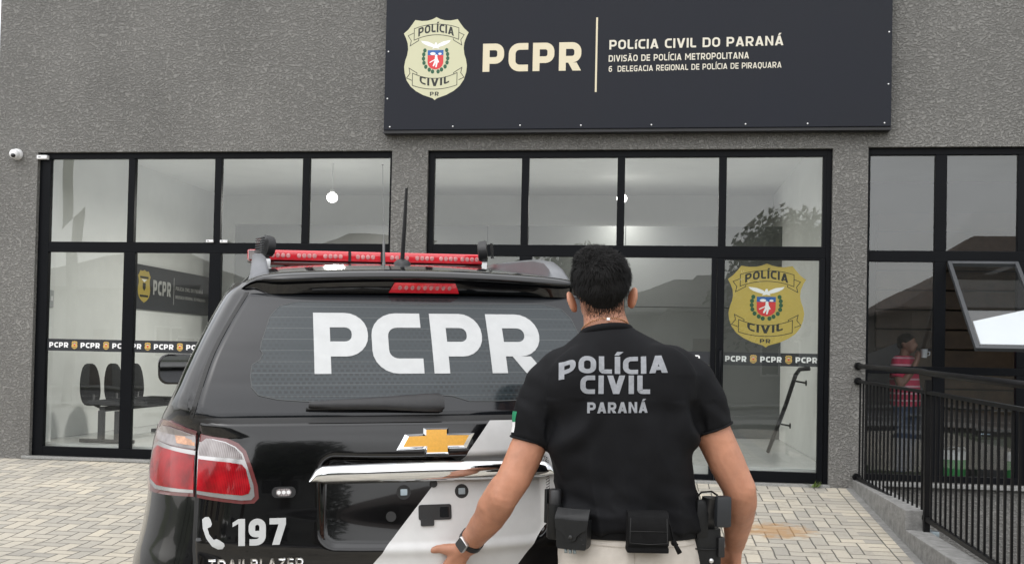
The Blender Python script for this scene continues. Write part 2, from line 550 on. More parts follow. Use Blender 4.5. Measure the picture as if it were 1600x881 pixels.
def glyph(ch, t, wf):
    """list of polygons of a glyph of height 1 and its advance width"""
    acc = None
    if ch in BASE:
        ch, acc = BASE[ch]
    w = WID[ch]
    w = t if w is None else w*wf
    h = t/2
    x0, x1, y0, y1 = h, w-h, h, 1-h
    yp = 0.40
    r = min(0.24, (x1-x0)*0.9)
    G = []
    rect = lambda a, b, c, d: G.append([(a, c), (b, c), (b, d), (a, d)])
    if ch in 'PR':
        rect(0, t, 0, 1)
        G += stroke([(t, y1), (x1, y1, r), (x1, yp, r), (t, yp)], t)
        if ch == 'R':
            G.append([(w-1.22*t, 0), (w, 0), (w*0.42+1.22*t, yp-h), (w*0.42, yp-h)])
    elif ch == 'C':
        G += stroke([(w, y1), (x0, y1, .26), (x0, y0, .26), (w, y0)], t)
    elif ch == 'G':
        G += stroke([(w, y1), (x0, y1, .26), (x0, y0, .26), (x1, y0, .05), (x1, .46), (w*.52, .46)], t)
    elif ch in 'OQ':
        G += stroke([(x0, y0, .26), (x1, y0, .26), (x1, y1, .26), (x0, y1, .26)], t, True)
        if ch == 'Q':
            G.append([(w*.5, -.16), (w*.5+t, -.16), (w*.5+t, -.005), (w*.5, -.005)])
    elif ch == 'L':
        G += stroke([(x0, 1), (x0, y0, .12), (w, y0)], t)
    elif ch == 'I':
        rect(0, t, 0, 1)
    elif ch == 'i':
        rect(0, t, 0, .66)
        G.append([(-.02, .76), (t*.8, .76), (t*1.5, .98), (t*.5, .98)])
    elif ch in 'AV':
        s = 0.58*t; c = 1.12*t; m = w/2
        hi = (m-c)/(m-s)
        A = [[(0, 0), (c, 0), (m, hi), (m, 1), (m-s, 1)], [(w, 0), (m+s, 1), (m, 1), (m, hi), (w-c, 0)]]
        if ch == 'A':
            ya, yb = .17, .17+.82*t
            xa = c + (m-s)*ya; xb = c + (m-s)*yb
            A.append([(xa, ya), (w-xa, ya), (w-xb, yb), (xb, yb)])
            G += A
        else:
            G += [[(x, 1-y) for x, y in pl] for pl in A]
    elif ch == 'N':
        rect(0, t, 0, 1); rect(w-t, w, 0, 1)
        G.append([(t, 1), (t, 1-1.55*t), (w-t, 0), (w-t, 1.55*t)])
    elif ch == 'M':
        rect(0, t, 0, 1); rect(w-t, w, 0, 1)
        G.append([(t, 1), (t, 1-1.6*t), (w/2, .22), (w/2, .22+1.6*t)])
        G.append([(w-t, 1), (w/2, .22+1.6*t), (w/2, .22), (w-t, 1-1.6*t)])
    elif ch == 'D':
        rect(0, t, 0, 1)
        G += stroke([(t, y1), (x1, y1, .28), (x1, y0, .28), (t, y0)], t)
    elif ch == 'B':
        rect(0, t, 0, 1)
        G += stroke([(t, y1), (x1-.03, y1, .2), (x1-.03, .53, .14), (t, .53)], t)
        G += stroke([(x1-.06, .53-.001), (x1, .5, .1), (x1, y0, .2), (t, y0)], t)
    elif ch == 'E':
        rect(0, t, 0, 1)
        rect(t, w, 1-t, 1); rect(t, w*.93, .5-h, .5+h); rect(t, w, 0, t)
    elif ch == 'S':
        G += stroke([(w*.97, y1), (x0, y1, .2), (x0, .5, .2), (x1, .5, .2), (x1, y0, .2), (w*.03, y0)], t)
    elif ch == 'T':
        rect(0, w, 1-t, 1); rect(w/2-h, w/2+h, 0, 1-t)
    elif ch == 'U':
        G += stroke([(x0, 1), (x0, y0, .26), (x1, y0, .26), (x1, 1)], t)
    elif ch == 'Z':
        rect(0, w, 1-t, 1); rect(0, w, 0, t)
        G.append([(0, t), (1.3*t, t), (w, 1-t), (w-1.3*t, 1-t)])
    elif ch == '1':
        rect(w-t, w, 0, 1)
        G.append([(0, .70), (w-t, .82), (w-t, 1), (0, .86)])
    elif ch in '69':
        A = stroke([(w*.95, y1), (x0, y1, .26), (x0, y0, .24), (x1, y0, .24), (x1, .58, .24), (x0+h, .58)], t)
        if ch == '9':
            A = [[(w-x, 1-y) for x, y in pl] for pl in A]
        G += A
    elif ch == '7':
        rect(0, w, 1-t, 1)
        G.append([(w*.16, 0), (w*.16+1.15*t, 0), (w, 1-t), (w-1.15*t, 1-t)])
    if acc == 'acute':
        G.append([(w/2-t*.55, 1.06), (w/2+t*.25, 1.06), (w/2+t*1.15, 1.28), (w/2-t*.05, 1.28)])
    if acc == 'tilde':
        G += stroke([(w/2-.2, 1.1), (w/2-.08, 1.19, .05), (w/2+.08, 1.1, .05), (w/2+.2, 1.19)], t*.55)
    return G, w

def text_polys(s, x, y, height, t=.2, wf=1.0, sp=.12, width=None, slope=0.0, arc=0.0):
    """polygons of a line of text starting at x,y; width fits it by stretching"""
    G = []; cx = 0.0
    for ch in s:
        g, w = glyph(ch, t, wf)
        G += [[(px+cx, py) for px, py in pl] for pl in g]
        cx += w + sp
    cx -= sp
    kx = (width/cx) if width else height
    out = []
    for pl in G:
        q = []
        for px, py in pl:
            X = px*kx
            tt = (px/cx - .5)*2
            q.append((x+X, y + py*height + slope*X + arc*(1-tt*tt)))
        out.append(q)
    return out

def disc(cx, cy, rx, ry=None, n=20):
    ry = ry or rx
    return [(cx+rx*math.cos(2*math.pi*i/n), cy+ry*math.sin(2*math.pi*i/n)) for i in range(n)]

def rrect(x0, x1, y0, y1, r, n=5):
    out = []
    for cx, cy, a in ((x1-r, y1-r, 0), (x0+r, y1-r, 90), (x0+r, y0+r, 180), (x1-r, y0+r, 270)):
        for i in range(n+1):
            t = R(a+90*i/n)
            out.append((cx+r*math.cos(t), cy+r*math.sin(t)))
    return out

def decal_bm(layers, mapper, maxlen=None, skirt=0.0):
    """layers: list of (polygons, offset, material index). mapper(x, y, offset) -> point"""
    bm = bmesh.new()
    for polys, off, mi in layers:
        for q, pl in enumerate(polys):
            b2 = bmesh.new()
            vs = [b2.verts.new((p[0], p[1], 0)) for p in pl]
            tris = tessellate_polygon([[v.co for v in vs]])
            for tr in tris:
                try: b2.faces.new([vs[i] for i in tr])
                except ValueError: pass
            if maxlen:
                for ax in (0, 1):
                    lo_, hi_ = min(p[ax] for p in pl), max(p[ax] for p in pl)
                    k = math.floor(lo_/maxlen) + 1
                    while k*maxlen < hi_ - 1e-6:
                        co = (k*maxlen, 0, 0) if ax == 0 else (0, k*maxlen, 0)
                        no = (1, 0, 0) if ax == 0 else (0, 1, 0)
                        bmesh.ops.bisect_plane(b2, geom=b2.verts[:]+b2.edges[:]+b2.faces[:], dist=1e-7, plane_co=co, plane_no=no)
                        k += 1
            bmesh.ops.recalc_face_normals(b2, faces=b2.faces[:])
            o2 = off + (q % 7)*1.5e-5
            mv = {v: bm.verts.new(mapper(v.co.x, v.co.y, o2)) for v in b2.verts}
            for f in b2.faces:
                try: nf = bm.faces.new([mv[v] for v in f.verts])
                except ValueError: continue
                nf.material_index = mi
                nf.smooth = maxlen is not None
            if skirt:
                for e in b2.edges:
                    if len(e.link_faces) == 1:
                        a, b = e.verts
                        c = bm.verts.new(mapper(a.co.x, a.co.y, o2-skirt)); d = bm.verts.new(mapper(b.co.x, b.co.y, o2-skirt))
                        nf = bm.faces.new((mv[a], mv[b], d, c)); nf.material_index = mi
            b2.free()
    return bm

# emblem of the police force; unit height 1, centred on 0,0
def mirror(pts):
    return pts + [(-x, y) for x, y in reversed(pts) if abs(x) > 1e-6]
_s = [(0, 42), (40, 62), (85, 74), (140, 76), (205, 65), (232, 105), (270, 155), (313, 193), (292, 235), (273, 290), (268, 345), (276, 400), (293, 450),
      (303, 510), (297, 570), (276, 640), (236, 700), (182, 745), (112, 783), (52, 803), (20, 815), (0, 832)]
SHIELD = mirror([(x/790, (437-y)/790) for x, y in _s])
def emblem_layers(cx, cy, H, simple=False, o=0.0):
    """material order: 0 gold, 1 dark, 2 white, 3 blue, 4 red, 5 green"""
    S = lambda pts: [(cx+x*H, cy+y*H) for x, y in pts]
    E = lambda x, y: ((x-367)/790, (437-y)/790)
    L = [([S(SHIELD)], o, 0)]
    d = 0.0006
    if simple:
        L.append(([S([E(292, 355), E(440, 355), E(440, 480), E(366, 545), E(292, 480)])], o+d, 4))
        L.append(([S([E(160, 200), E(570, 200), E(570, 250), E(160, 250)]), S([E(160, 640), E(570, 640), E(570, 690), E(160, 690)])], o+d, 1))
        L.append(([S([E(230, 270), E(500, 270), E(366, 340)])], o+d, 2))
        return L
    lw = 6/790
    lines = []
    n = 12
    top = [E(155+430*i/n, 148-40*(1-(2*i/n-1)**2)) for i in range(n+1)]
    bot = [E(155+430*i/n, 258-48*(1-(2*i/n-1)**2)) for i in range(n+1)]
    lines += stroke(top + bot[::-1], lw, True)
    top = [E(147+430*i/n, 573+52*(1-(2*i/n-1)**2)) for i in range(n+1)]
    bot = [E(147+430*i/n, 690+38*(1-(2*i/n-1)**2)) for i in range(n+1)]
    lines += stroke(top + bot[::-1], lw, True)
    for sx in (1, -1):
        fx = lambda x: 367 + sx*(x-367)
        lines += stroke([E(fx(150), 190), E(fx(97), 215), E(fx(128), 262), E(fx(118), 312), E(fx(200), 262), E(fx(200), 246)], lw)
        lines += stroke([E(fx(190), 590), E(fx(190), 572), E(fx(112), 524), E(fx(122), 575), E(fx(90), 618), E(fx(142), 642)], lw)
    L.append(([S(p) for p in lines], o+d, 1))
    t1 = text_polys('POLÍCIA', 0, 0, 78/790, t=.21, sp=.13, width=345/790, arc=.052)
    t2 = text_polys('CIVIL', 0, 0, 72/790, t=.21, sp=.16, width=285/790, arc=-.045)
    t3 = text_polys('PR', 0, 0, 38/790, t=.21, sp=.2, width=84/790)
    ox, oy = E(194, 226); L.append(([S([(x+ox, y+oy) for x, y in p]) for p in t1], o+d, 1))
    ox, oy = E(217, 664); L.append(([S([(x+ox, y+oy) for x, y in p]) for p in t2], o+d, 1))
    ox, oy = E(320, 791); L.append(([S([(x+ox, y+oy) for x, y in p]) for p in t3], o+d, 1))
    # coat of arms
    arc = [E(366+76*math.cos(R(a)), 468+72*math.sin(R(a))) for a in range(0, 181, 15)]
    L.append(([S([E(442, 405), *arc, E(290, 405)])], o+d, 4))
    L.append(([S([E(290, 356), E(442, 356), E(442, 404), E(290, 404)])], o+d, 3))
    L.append(([S(disc(*E(340, 390), 26/790, 14/790)), S(disc(*E(408, 392), 16/790, 10/790))], o+2*d, 2))
    fig = [[(362, 418), (384, 418), (390, 470), (378, 520), (366, 520), (372, 475), (352, 512), (340, 506), (356, 462)], [(362, 440), (360, 452), (312, 478), (308, 470)],
           [(384, 430), (402, 470), (394, 478), (380, 450)]]
    L.append(([S([E(*p) for p in g]) for g in fig] + [S(disc(*E(372, 410), 12/790))], o+2*d, 2))
    wing = [(362, 318), (340, 296), (290, 274), (222, 264), (235, 284), (262, 302), (300, 318), (345, 330)]
    wingr = [(372, 318), (392, 296), (440, 274), (510, 262), (497, 284), (470, 302), (432, 318), (388, 330)]
    body = [(362, 282), (376, 284), (382, 310), (400, 345), (366, 336), (332, 345), (350, 310)]
    L.append(([S([E(*p) for p in wing]), S([E(*p) for p in wingr])], o+d, 2))
    L.append(([S([E(*p) for p in body])], o+2*d, 2))
    lv = []
    for (x, y) in ((262, 358), (252, 396), (250, 436), (256, 476), (274, 514), (308, 542), (340, 560)):
        for sx in (1, -1):
            lv.append(S(disc(*E(367+sx*(x-367), y), 17/790, 21/790, 10)))
    L.append((lv, o+d, 5))
    return L

# ------------------------------------------------------------------ shared materials
M_plaster = stucco_material()
M_herring = paver_material('herringbone')
M_kerbcourse = paver_material('kerb_course')
M_wallcourse = paver_material('wall_course')
M_frame = mat('black_aluminium', (0.0042, 0.0048, 0.0062), 0.42, var=.12, vscale=3, spec=.10)
M_glass = glass_material('window_glass')
M_glass_dark = glass_material('dark_window_glass', (0.82, 0.85, 0.88), 0.105, 1.0, 0.012)
M_white = mat('white_paint', (0.78, 0.78, 0.76), 0.55, var=.04, vscale=2)
M_whitewall = mat('interior_white_wall', (0.74, 0.75, 0.73), 0.7, var=.06, vscale=1.5)
M_floor_in = mat('polished_floor', (0.55, 0.56, 0.55), 0.22, var=.08, vscale=3)
M_panel = mat('grey_wall_panel', (0.105, 0.11, 0.108), 0.5, var=.06, vscale=2)
M_panel_seam = mat('panel_seam', (0.03, 0.03, 0.03), 0.7)
M_granite = mat('grey_granite_sill', (0.26, 0.26, 0.25), 0.5, var=.25, vscale=90, bump=.1)
M_concrete = mat('rough_concrete', (0.22, 0.218, 0.21), 0.9, var=.28, vscale=14, bump=.6, bscale=55)
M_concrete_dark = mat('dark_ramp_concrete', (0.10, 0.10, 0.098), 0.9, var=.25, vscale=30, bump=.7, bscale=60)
M_signblue = mat('dark_blue_sign_sheet', (0.0115, 0.0132, 0.0195), 0.5, spec=.22, var=.10, vscale=1.2, rvar=.1)
M_signedge = mat('sign_edge_black', (0.012, 0.012, 0.014), 0.5)
M_cream = mat('cream_lettering', (0.66, 0.59, 0.42), 0.45)
M_creamwhite = mat('pale_cream_lettering', (0.66, 0.62, 0.52), 0.45)
M_gold = mat('emblem_gold_vinyl', (0.47, 0.355, 0.075), 0.4, var=.05, vscale=5)
M_embcream = mat('emblem_cream', (0.56, 0.55, 0.37), 0.45)
M_ink = mat('emblem_ink', (0.012, 0.014, 0.012), 0.5)
M_vwhite = mat('vinyl_white', (0.82, 0.82, 0.82), 0.4)
M_vblue = mat('vinyl_blue', (0.015, 0.10, 0.35), 0.4)
M_vred = mat('vinyl_red', (0.62, 0.03, 0.035), 0.4)
M_vgreen = mat('vinyl_green', (0.01, 0.085, 0.035), 0.4)
M_band = mat('dark_band_vinyl', (0.016, 0.018, 0.022), 0.4)
M_plastic_w = mat('white_plastic', (0.74, 0.74, 0.74), 0.35)
M_plastic_b = mat('black_plastic', (0.013, 0.013, 0.014), 0.45, var=.2, vscale=30)
M_steel = mat('galvanised_steel', (0.34, 0.40, 0.43), 0.4, 0.85, var=.2, vscale=20)
M_railing = mat('black_railing_paint', (0.005, 0.005, 0.0056), 0.4, var=.2, vscale=12, spec=.18)
M_fabric_seat = mat('black_seat_fabric', (0.008, 0.0085, 0.009), 0.85, spec=.2, var=.2, vscale=20)
M_asphalt = mat('asphalt', (0.05, 0.05, 0.052), 0.9, var=.2, vscale=9, bump=.4, bscale=120)
M_soil = mat('grass_and_soil', (0.07, 0.085, 0.04), 0.95, var=.45, vscale=.6, bump=.5, bscale=8)
M_screw = mat('screw_zinc', (0.7, 0.7, 0.7), 0.3, 0.9)
EMB = [M_embcream, M_ink, M_vwhite, M_vblue, M_vred, M_vgreen]
EMBG = [M_gold, M_ink, M_vwhite, M_vblue, M_vred, M_vgreen]

# ------------------------------------------------------------------ ground
def gz(y):
    return lerp([(3.0, -.36), (6.8, -.246), (9.6, 0.0)], y)

YS = [-900, -200, -60, -20, -10, -4, 0, 3, 4.5, 5.5, 6.3, 6.8, 7.5, 8.3, 9.0, 9.4, 9.62, 20, 60, 200, 900]
XS = [-900, -200, -60, -20, -8, -4, 0, 1.62, 2.06, 6.6, 20, 60, 200, 900]
bm = bmesh.new()
g = {(i, j): bm.verts.new((x, y, gz(y) - .008)) for i, x in enumerate(XS) for j, y in enumerate(YS)}
for i in range(len(XS)-1):
    for j in range(len(YS)-1):
        if XS[i] >= 2.05 and XS[i+1] <= 6.61 and YS[j] >= 4.4 and YS[j+1] <= 9.63: continue
        bm.faces.new((g[i, j], g[i+1, j], g[i+1, j+1], g[i, j+1]))
tag(link_mesh('ground', bm, M_soil), kind='structure')

def strip(name, xs, ys, m, lift):
    bm = bmesh.new()
    g = {(i, j): bm.verts.new((x, y, gz(y) + lift)) for i, x in enumerate(xs) for j, y in enumerate(ys)}
    for i in range(len(xs)-1):
        for j in range(len(ys)-1):
            bm.faces.new((g[i, j], g[i+1, j], g[i+1, j+1], g[i, j+1]))
    return tag(link_mesh(name, bm, m), kind='structure')

YP = [-3.5, 0, 3, 4, 5, 6, 6.8, 7.4, 8, 8.6, 9.2, 9.44]
strip('parking_pavement', [-9, -4, 0, 1.62], YP, M_herring, -.003)
strip('kerb_side_paving_course', [1.62, 1.84], YP, M_kerbcourse, -.003)
strip('wall_side_paving_course', [-9, -4, 0, 1.84], [9.44, 9.6], M_wallcourse, -.003)
strip('parking_pavement_beside_ramp', [2.06, 6.6], [-3.5, 0, 3, 4.5], M_herring, -.003)
strip('gutter_strip', [1.84, 2.06], YP + [9.6], M_concrete, -.003)
strip('road', [-300, -60, 0, 60, 300], [-12.5, -5.2], M_asphalt, -.003)
strip('street_pavement', [-60, 60], [-5.2, -3.5], M_concrete, .1)
strip('far_pavement', [-60, 60], [-14.2, -12.5], M_concrete, .1)
M_line = mat('road_line_paint', (0.75, 0.74, 0.7), .6, var=.1)
strip('road_centre_line', [-60, 60], [-8.95, -8.83], M_line, .002)

# kerb in stepped lengths along the ramp well
bm = bmesh.new()
for y0, y1 in ((7.72, 9.598), (5.9, 7.715), (4.1, 5.895)):
    zt = gz(y1) + .075 if y1 > 9 else gz(y1) + .10
    box(bm, 1.90, 2.06, y0, y1, gz(y0) - .3, zt, bev=.008)
tag(link_mesh('kerb', bm, M_concrete), kind='structure')
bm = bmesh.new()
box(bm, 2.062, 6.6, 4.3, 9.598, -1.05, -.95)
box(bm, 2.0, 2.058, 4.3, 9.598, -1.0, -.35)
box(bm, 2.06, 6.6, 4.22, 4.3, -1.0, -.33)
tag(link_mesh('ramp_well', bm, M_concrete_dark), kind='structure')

# ------------------------------------------------------------------ building
bld = empty('police_station', (0, 9.6, 0), 0, 'dark grey textured police station front with black framed shop windows', 'building')
Y0 = 9.6
def part(name, bm, m, parent=None, smooth=False, angle=None):
    """building parts are written in world coordinates and moved to the building's own"""
    for v in bm.verts: v.co.y -= Y0
    return link_mesh(name, bm, m, parent or bld, smooth, angle)

OPEN = [(-6.09, -2.43, .03, 3.08), (-2.08, 1.69, .02, 3.08), (2.0, 5.4, .07, 3.09)]
xs = sorted({-6.54, 2.06, 6.6} | {o[0] for o in OPEN} | {o[1] for o in OPEN})
zs = sorted({-1.0, -.02, 6.2} | {o[2] for o in OPEN} | {o[3] for o in OPEN})
T = .2
bm = bmesh.new()
vg = {}
def V3(x, y, z):
    k = (x, y, z)
    if k not in vg: vg[k] = bm.verts.new(k)
    return vg[k]
solid = {}
for i in range(len(xs)-1):
    for j in range(len(zs)-1):
        cx, cz = (xs[i]+xs[i+1])/2, (zs[j]+zs[j+1])/2
        solid[i, j] = not any(o[0] < cx < o[1] and o[2] < cz < o[3] for o in OPEN)
for (i, j), s in solid.items():
    if not s: continue
    x0, x1, z0, z1 = xs[i], xs[i+1], zs[j], zs[j+1]
    a, b = Y0, Y0+T
    bm.faces.new((V3(x0, a, z0), V3(x1, a, z0), V3(x1, a, z1), V3(x0, a, z1)))
    bm.faces.new((V3(x1, b, z0), V3(x0, b, z0), V3(x0, b, z1), V3(x1, b, z1)))
    if not solid.get((i-1, j), False): bm.faces.new((V3(x0, b, z0), V3(x0, a, z0), V3(x0, a, z1), V3(x0, b, z1)))
    if not solid.get((i+1, j), False): bm.faces.new((V3(x1, a, z0), V3(x1, b, z0), V3(x1, b, z1), V3(x1, a, z1)))
    if not solid.get((i, j-1), False): bm.faces.new((V3(x0, a, z0), V3(x0, b, z0), V3(x1, b, z0), V3(x1, a, z0)))
    if not solid.get((i, j+1), False): bm.faces.new((V3(x0, a, z1), V3(x1, a, z1), V3(x1, b, z1), V3(x0, b, z1)))
part('front_wall', bm, M_plaster)
for nm, b in (('side_wall', (-6.54, -6.34, 9.802, 16)), ('side_wall', (6.4, 6.6, 9.802, 16)), ('rear_wall', (-6.338, 6.398, 15.8, 16))):
    bm = bmesh.new(); box(bm, *b, -1, 6.2); part(nm, bm, M_plaster)
bm = bmesh.new(); box(bm, -6.6, 6.66, 9.57, 16.05, 6.202, 6.3); part('roof', bm, M_concrete)
bm = bmesh.new()
box(bm, -6.338, 1.80, 9.803, 15.79, -.1, .135)
box(bm, 1.82, 6.39, 9.803, 15.79, -.25, -.12)
part('interior_floor', bm, M_floor_in)
bm = bmesh.new(); box(bm, -6.338, 6.39, 9.803, 15.79, 3.42, 3.5); part('interior_ceiling', bm, M_white)
bm = bmesh.new()
box(bm, -6.336, -6.30, 9.804, 14.45, .137, 3.419)
box(bm, -6.336, 1.748, 14.452, 14.6, .137, 3.419)
box(bm, 1.75, 1.795, 9.804, 14.6, .137, 3.419)
box(bm, -6.299, -6.12, 9.81, 10.02, .137, 3.419)           # pier beside the first pane
part('interior_wall', bm, M_whitewall)
M_brownwall = mat('dark_brown_wall', (0.05, 0.042, 0.034), 0.6, var=.15)
bm = bmesh.new()
box(bm, 1.801, 6.38, 13.4, 13.5, -.118, 3.419)
box(bm, 1.801, 1.83, 9.82, 13.39, -.118, 3.419)
part('office_wall', bm, M_brownwall)
bm = bmesh.new()
M_slat = mat('brown_wood_slats', (0.10, 0.058, 0.028), 0.45, var=.3, vscale=5)
for k in range(11):
    box(bm, 2.9, 6.2, 13.33, 13.39, .35+k*.245, .35+k*.245+.225, bev=.006)
part('slatted_panelling', bm, M_slat)
# grey reception panels with open joints
bm = bmesh.new()
x = -5.6
for wdt in (1.05, 1.42, 1.05, .55, 1.28, 1.24, .98):
    if x < 1.0:
        for z0, z1 in ((.14, 1.80), (1.81, 2.86)):
            box(bm, x+.004, x+wdt-.008, 13.46, 13.5, z0, z1, bev=.002)
    x += wdt if abs(x+2.08) > .2 else wdt
part('reception_panelling', bm, M_panel)
bm = bmesh.new(); box(bm, -5.6, 1.32, 13.503, 13.53, .137, 2.85); part('panel_backing', bm, M_panel_seam)

# window frames and panes
FY0, FY1, GY = 9.645, 9.70, 9.672
def window(x0, x1, z0, z1, members, panes, gm, name='shop_window'):
    w = empty(name); w.parent = bld; w.location = (x0, 0, z0)
    bm = bmesh.new()
    for i, (a, b, c, d) in enumerate(members):
        box(bm, a-x0, b-x0, FY0-Y0-.0007*(i % 3), FY1-Y0, c-z0, d-z0, bev=.004)
    link_mesh('window_frame', bm, M_frame, w)
    bm = bmesh.new()
    for a, b, c, d in panes:
        # each pane is set in very slightly out of true, as glazing is
        j = [random.uniform(-.004, .004) for _ in range(4)]
        q = [bm.verts.new((X-x0, GY-Y0+dj, Z-z0)) for (X, Z), dj in zip(((a, c), (b, c), (b, d), (a, d)), j)]
        bm.faces.new(q)
    link_mesh('window_pane', bm, gm, w)
    return w

TZ0, TZ1 = 2.08, 2.184
ms, ps = [], []
x0, x1, z0, z1 = OPEN[0]
ms += [(x0, x0+.115, z0, z1), (x1-.03, x1, z0, z1), (x0+.115, x1-.03, z1-.06, z1), (x0+.115, x1-.03, TZ0, TZ1), (x0+.115, x1-.03, z0, z0+.094)]
up = [-5.105, -4.2, -3.3]; lo = [(-5.105, .06), (-4.21, .058), (-3.3, .06)]
ms += [(u-.035, u+.035, TZ1, z1-.06) for u in up] + [(u-h, u+h, z0+.094, TZ0) for u, h in lo]
e = [x0+.1] + up + [x1-.02]
ps += [(a, b, TZ1-.01, z1-.05) for a, b in zip(e, e[1:])]
ps += [(a, b, z0+.08, TZ0+.01) for a, b in zip([x0+.1, -5.105, -4.21, -3.3], [-5.105, -4.21, -3.3, x1-.02])]
W1 = window(x0, x1, z0, z1, ms, ps, M_glass)

x0, x1, z0, z1 = OPEN[1]
ms = [(x0, x0+.06, z0, z1), (x1-.046, x1, z0, z1), (x0+.06, x1-.046, z1-.065, z1), (x1-.08, x1-.046, 2.185, z1-.065), (x0+.06, x1-.046, 2.075, 2.185), (x0+.06, -1.18, z0, z0+.1), (-1.06, .62, z0, z0+.05)]
up = [-1.14, -.232, .708]
ms += [(u-.035, u+.035, 2.185, z1-.065) for u in up] + [(-1.18, -1.06, z0, 2.075), (.62, .668, z0, 2.075)]
e = [x0+.05] + up + [x1-.07]
ps = [(a, b, 2.175, z1-.055) for a, b in zip(e, e[1:])] + [(x0+.05, -1.12, z0+.08, 2.085), (-1.07, .63, z0+.04, 2.085)]
W2 = window(x0, x1, z0, z1, ms, ps, M_glass)
door = empty('glass_door'); door.parent = bld; door.location = (.672, 0, .024)
bm = bmesh.new()
dw = 1.640-.672
for i, (a, b, c, d) in enumerate(((0, .066, 0, 2.048), (dw-.05, dw, 0, 2.048), (.066, dw-.05, 0, .096), (.066, dw-.05, 2.034, 2.048))):
    box(bm, a, b, .03, .085, c, d, bev=.004)
link_mesh('door_frame', bm, M_frame, door)
bm = bmesh.new()
bm.faces.new([bm.verts.new(p) for p in ((.06, .06, .09), (dw-.045, .062, .09), (dw-.045, .061, 2.04), (.06, .06, 2.04))])
link_mesh('door_pane', bm, M_glass, door)
bm = bmesh.new()
tube(bm, [(.035, .01, .85), (.035, -.03, .87), (.035, -.03, 1.18), (.035, .01, 1.2)], .011, 8)
link_mesh('door_handle', bm, M_frame, door)

x0, x1, z0, z1 = OPEN[2]
ms = [(x0, x0+.03, z0, z1), (x1-.05, x1, z0, z1), (x0+.03, x1-.05, z1-.065, z1), (x0+.03, x1-.05, 2.055, 2.155), (x0+.03, x1-.05, z0, z0+.06), (x0+.03, x1-.05, 1.04, 1.11)]
up = [2.65, 3.36, 4.06, 4.76]
for u in up: ms += [(u-.05, u+.05, 2.155, z1-.065), (u-.05, u+.05, 1.11, 2.055), (u-.05, u+.05, z0+.06, 1.04)]
e = [x0+.02] + up + [x1-.04]
ps = []
for a, b in zip(e, e[1:]):
    ps += [(a, b, 2.15, z1-.06), (a, b, z0+.05, 1.05)]
    if not 2.6 < a < 2.7: ps.append((a, b, 1.1, 2.06))
W3 = window(x0, x1, z0, z1, ms, ps, M_glass_dark)
sash = empty('awning_sash'); sash.parent = bld; sash.location = (2.705, .035, 2.05); sash.rotation_euler = (R(-46), 0, 0)
bm = bmesh.new()
for a, b, c, d in ((0, .034, -1.14, 0), (.571, .605, -1.14, 0), (.034, .571, -.034, 0), (.034, .571, -1.14, -1.10)):
    box(bm, a, b, -.02, .02, c, d, bev=.004)
M_sash = mat('grey_sash_edge', (0.05, 0.053, 0.057), 0.35)
link_mesh('sash_frame', bm, M_sash, sash)
bm = bmesh.new()
bm.faces.new([bm.verts.new(p) for p in ((.03, 0, -1.105), (.575, 0, -1.105), (.575, 0, -.03), (.03, 0, -.03))])
link_mesh('sash_pane', bm, M_glass_dark, sash)
bm = bmesh.new()
box(bm, .06, .545, .010, .013, -1.06, -.78)
for v in bm.verts:
    if v.co.z > -.9: v.co.z += .34*(v.co.x-.06)
link_mesh('paper_sheet', bm, M_white, sash)
bm = bmesh.new()
tube(bm, [(.3, .02, -1.1), (.3, .06, -1.06), (.29, .07, -.99), (.3, .06, -.95)], .008, 6)
link_mesh('sash_catch', bm, M_frame, sash)

# sills
bm = bmesh.new()
box(bm, -6.16, -2.40, 9.575, 9.642, .0, .028, bev=.004)
box(bm, -2.10, 1.70, 9.57, 9.642, -.012, .018, bev=.004)
box(bm, 1.99, 5.42, 9.55, 9.642, .03, .066, bev=.005)
part('window_sill', bm, M_granite)

# vinyl band on the panes
def band(x0, x1, first, parent_w, per=.338):
    wy = GY - .0045
    ox, oz = parent_w.location.x, parent_w.location.z
    L = [([rrect(x0, x1, 1.085, 1.205, .001)], 0, 0)]
    t, em = [], []
    a = first
    def clip(pl):
        return all(x0 <= p[0] <= x1 for p in pl)
    while a < x1:
        t += [pl for pl in text_polys('PCPR', a, 1.119, .052, t=.24, wf=1.05, sp=.16, width=.606*per) if clip(pl)]
        cx = a + .805*per
        if x0 + .03 < cx < x1 - .03: em.append(cx)
        a += per
    L.append((t, .0006, 1))
    bm = decal_bm(L, lambda x, z, o: Vector((x-ox, wy-o-Y0, z-oz)))
    for cx in em:
        b2 = decal_bm([(p, o, {0: 2, 1: 3, 2: 1, 4: 4}[m]) for p, o, m in emblem_layers(cx, 1.145, .082, True, .0008)],
                      lambda x, z, o: Vector((x-ox, wy-o-Y0, z-oz)))
        me = bpy.data.meshes.new('tmp'); b2.to_mesh(me); b2.free(); bm.from_mesh(me); bpy.data.meshes.remove(me)
    M_bandgold = bpy.data.materials.get('band_gold') or mat('band_gold', (0.55, 0.36, 0.10), .4)
    return link_mesh('vinyl_band', bm, [M_band, M_vwhite, M_bandgold, M_ink, M_vred], parent_w)
band(-5.972, -5.167, -5.948, W1)
band(-5.043, -4.27, -5.17, W1)
band(-4.15, -3.362, -4.11, W1)
band(-3.238, -2.462, -3.2, W1)
band(-2.018, -1.182, -1.99, W2)
band(-1.058, .618, -1.03, W2)
band(.74, 1.588, .757, door, .318)

# big emblem sticker on the glass door
ox, oz = door.location.x, door.location.z
bm = decal_bm(emblem_layers(1.122, 1.642, .775), lambda x, z, o: Vector((1.122+(x-1.122)*1.15-ox, GY-.006-o-Y0, z-oz)))
link_mesh('emblem_sticker', bm, EMBG, door)

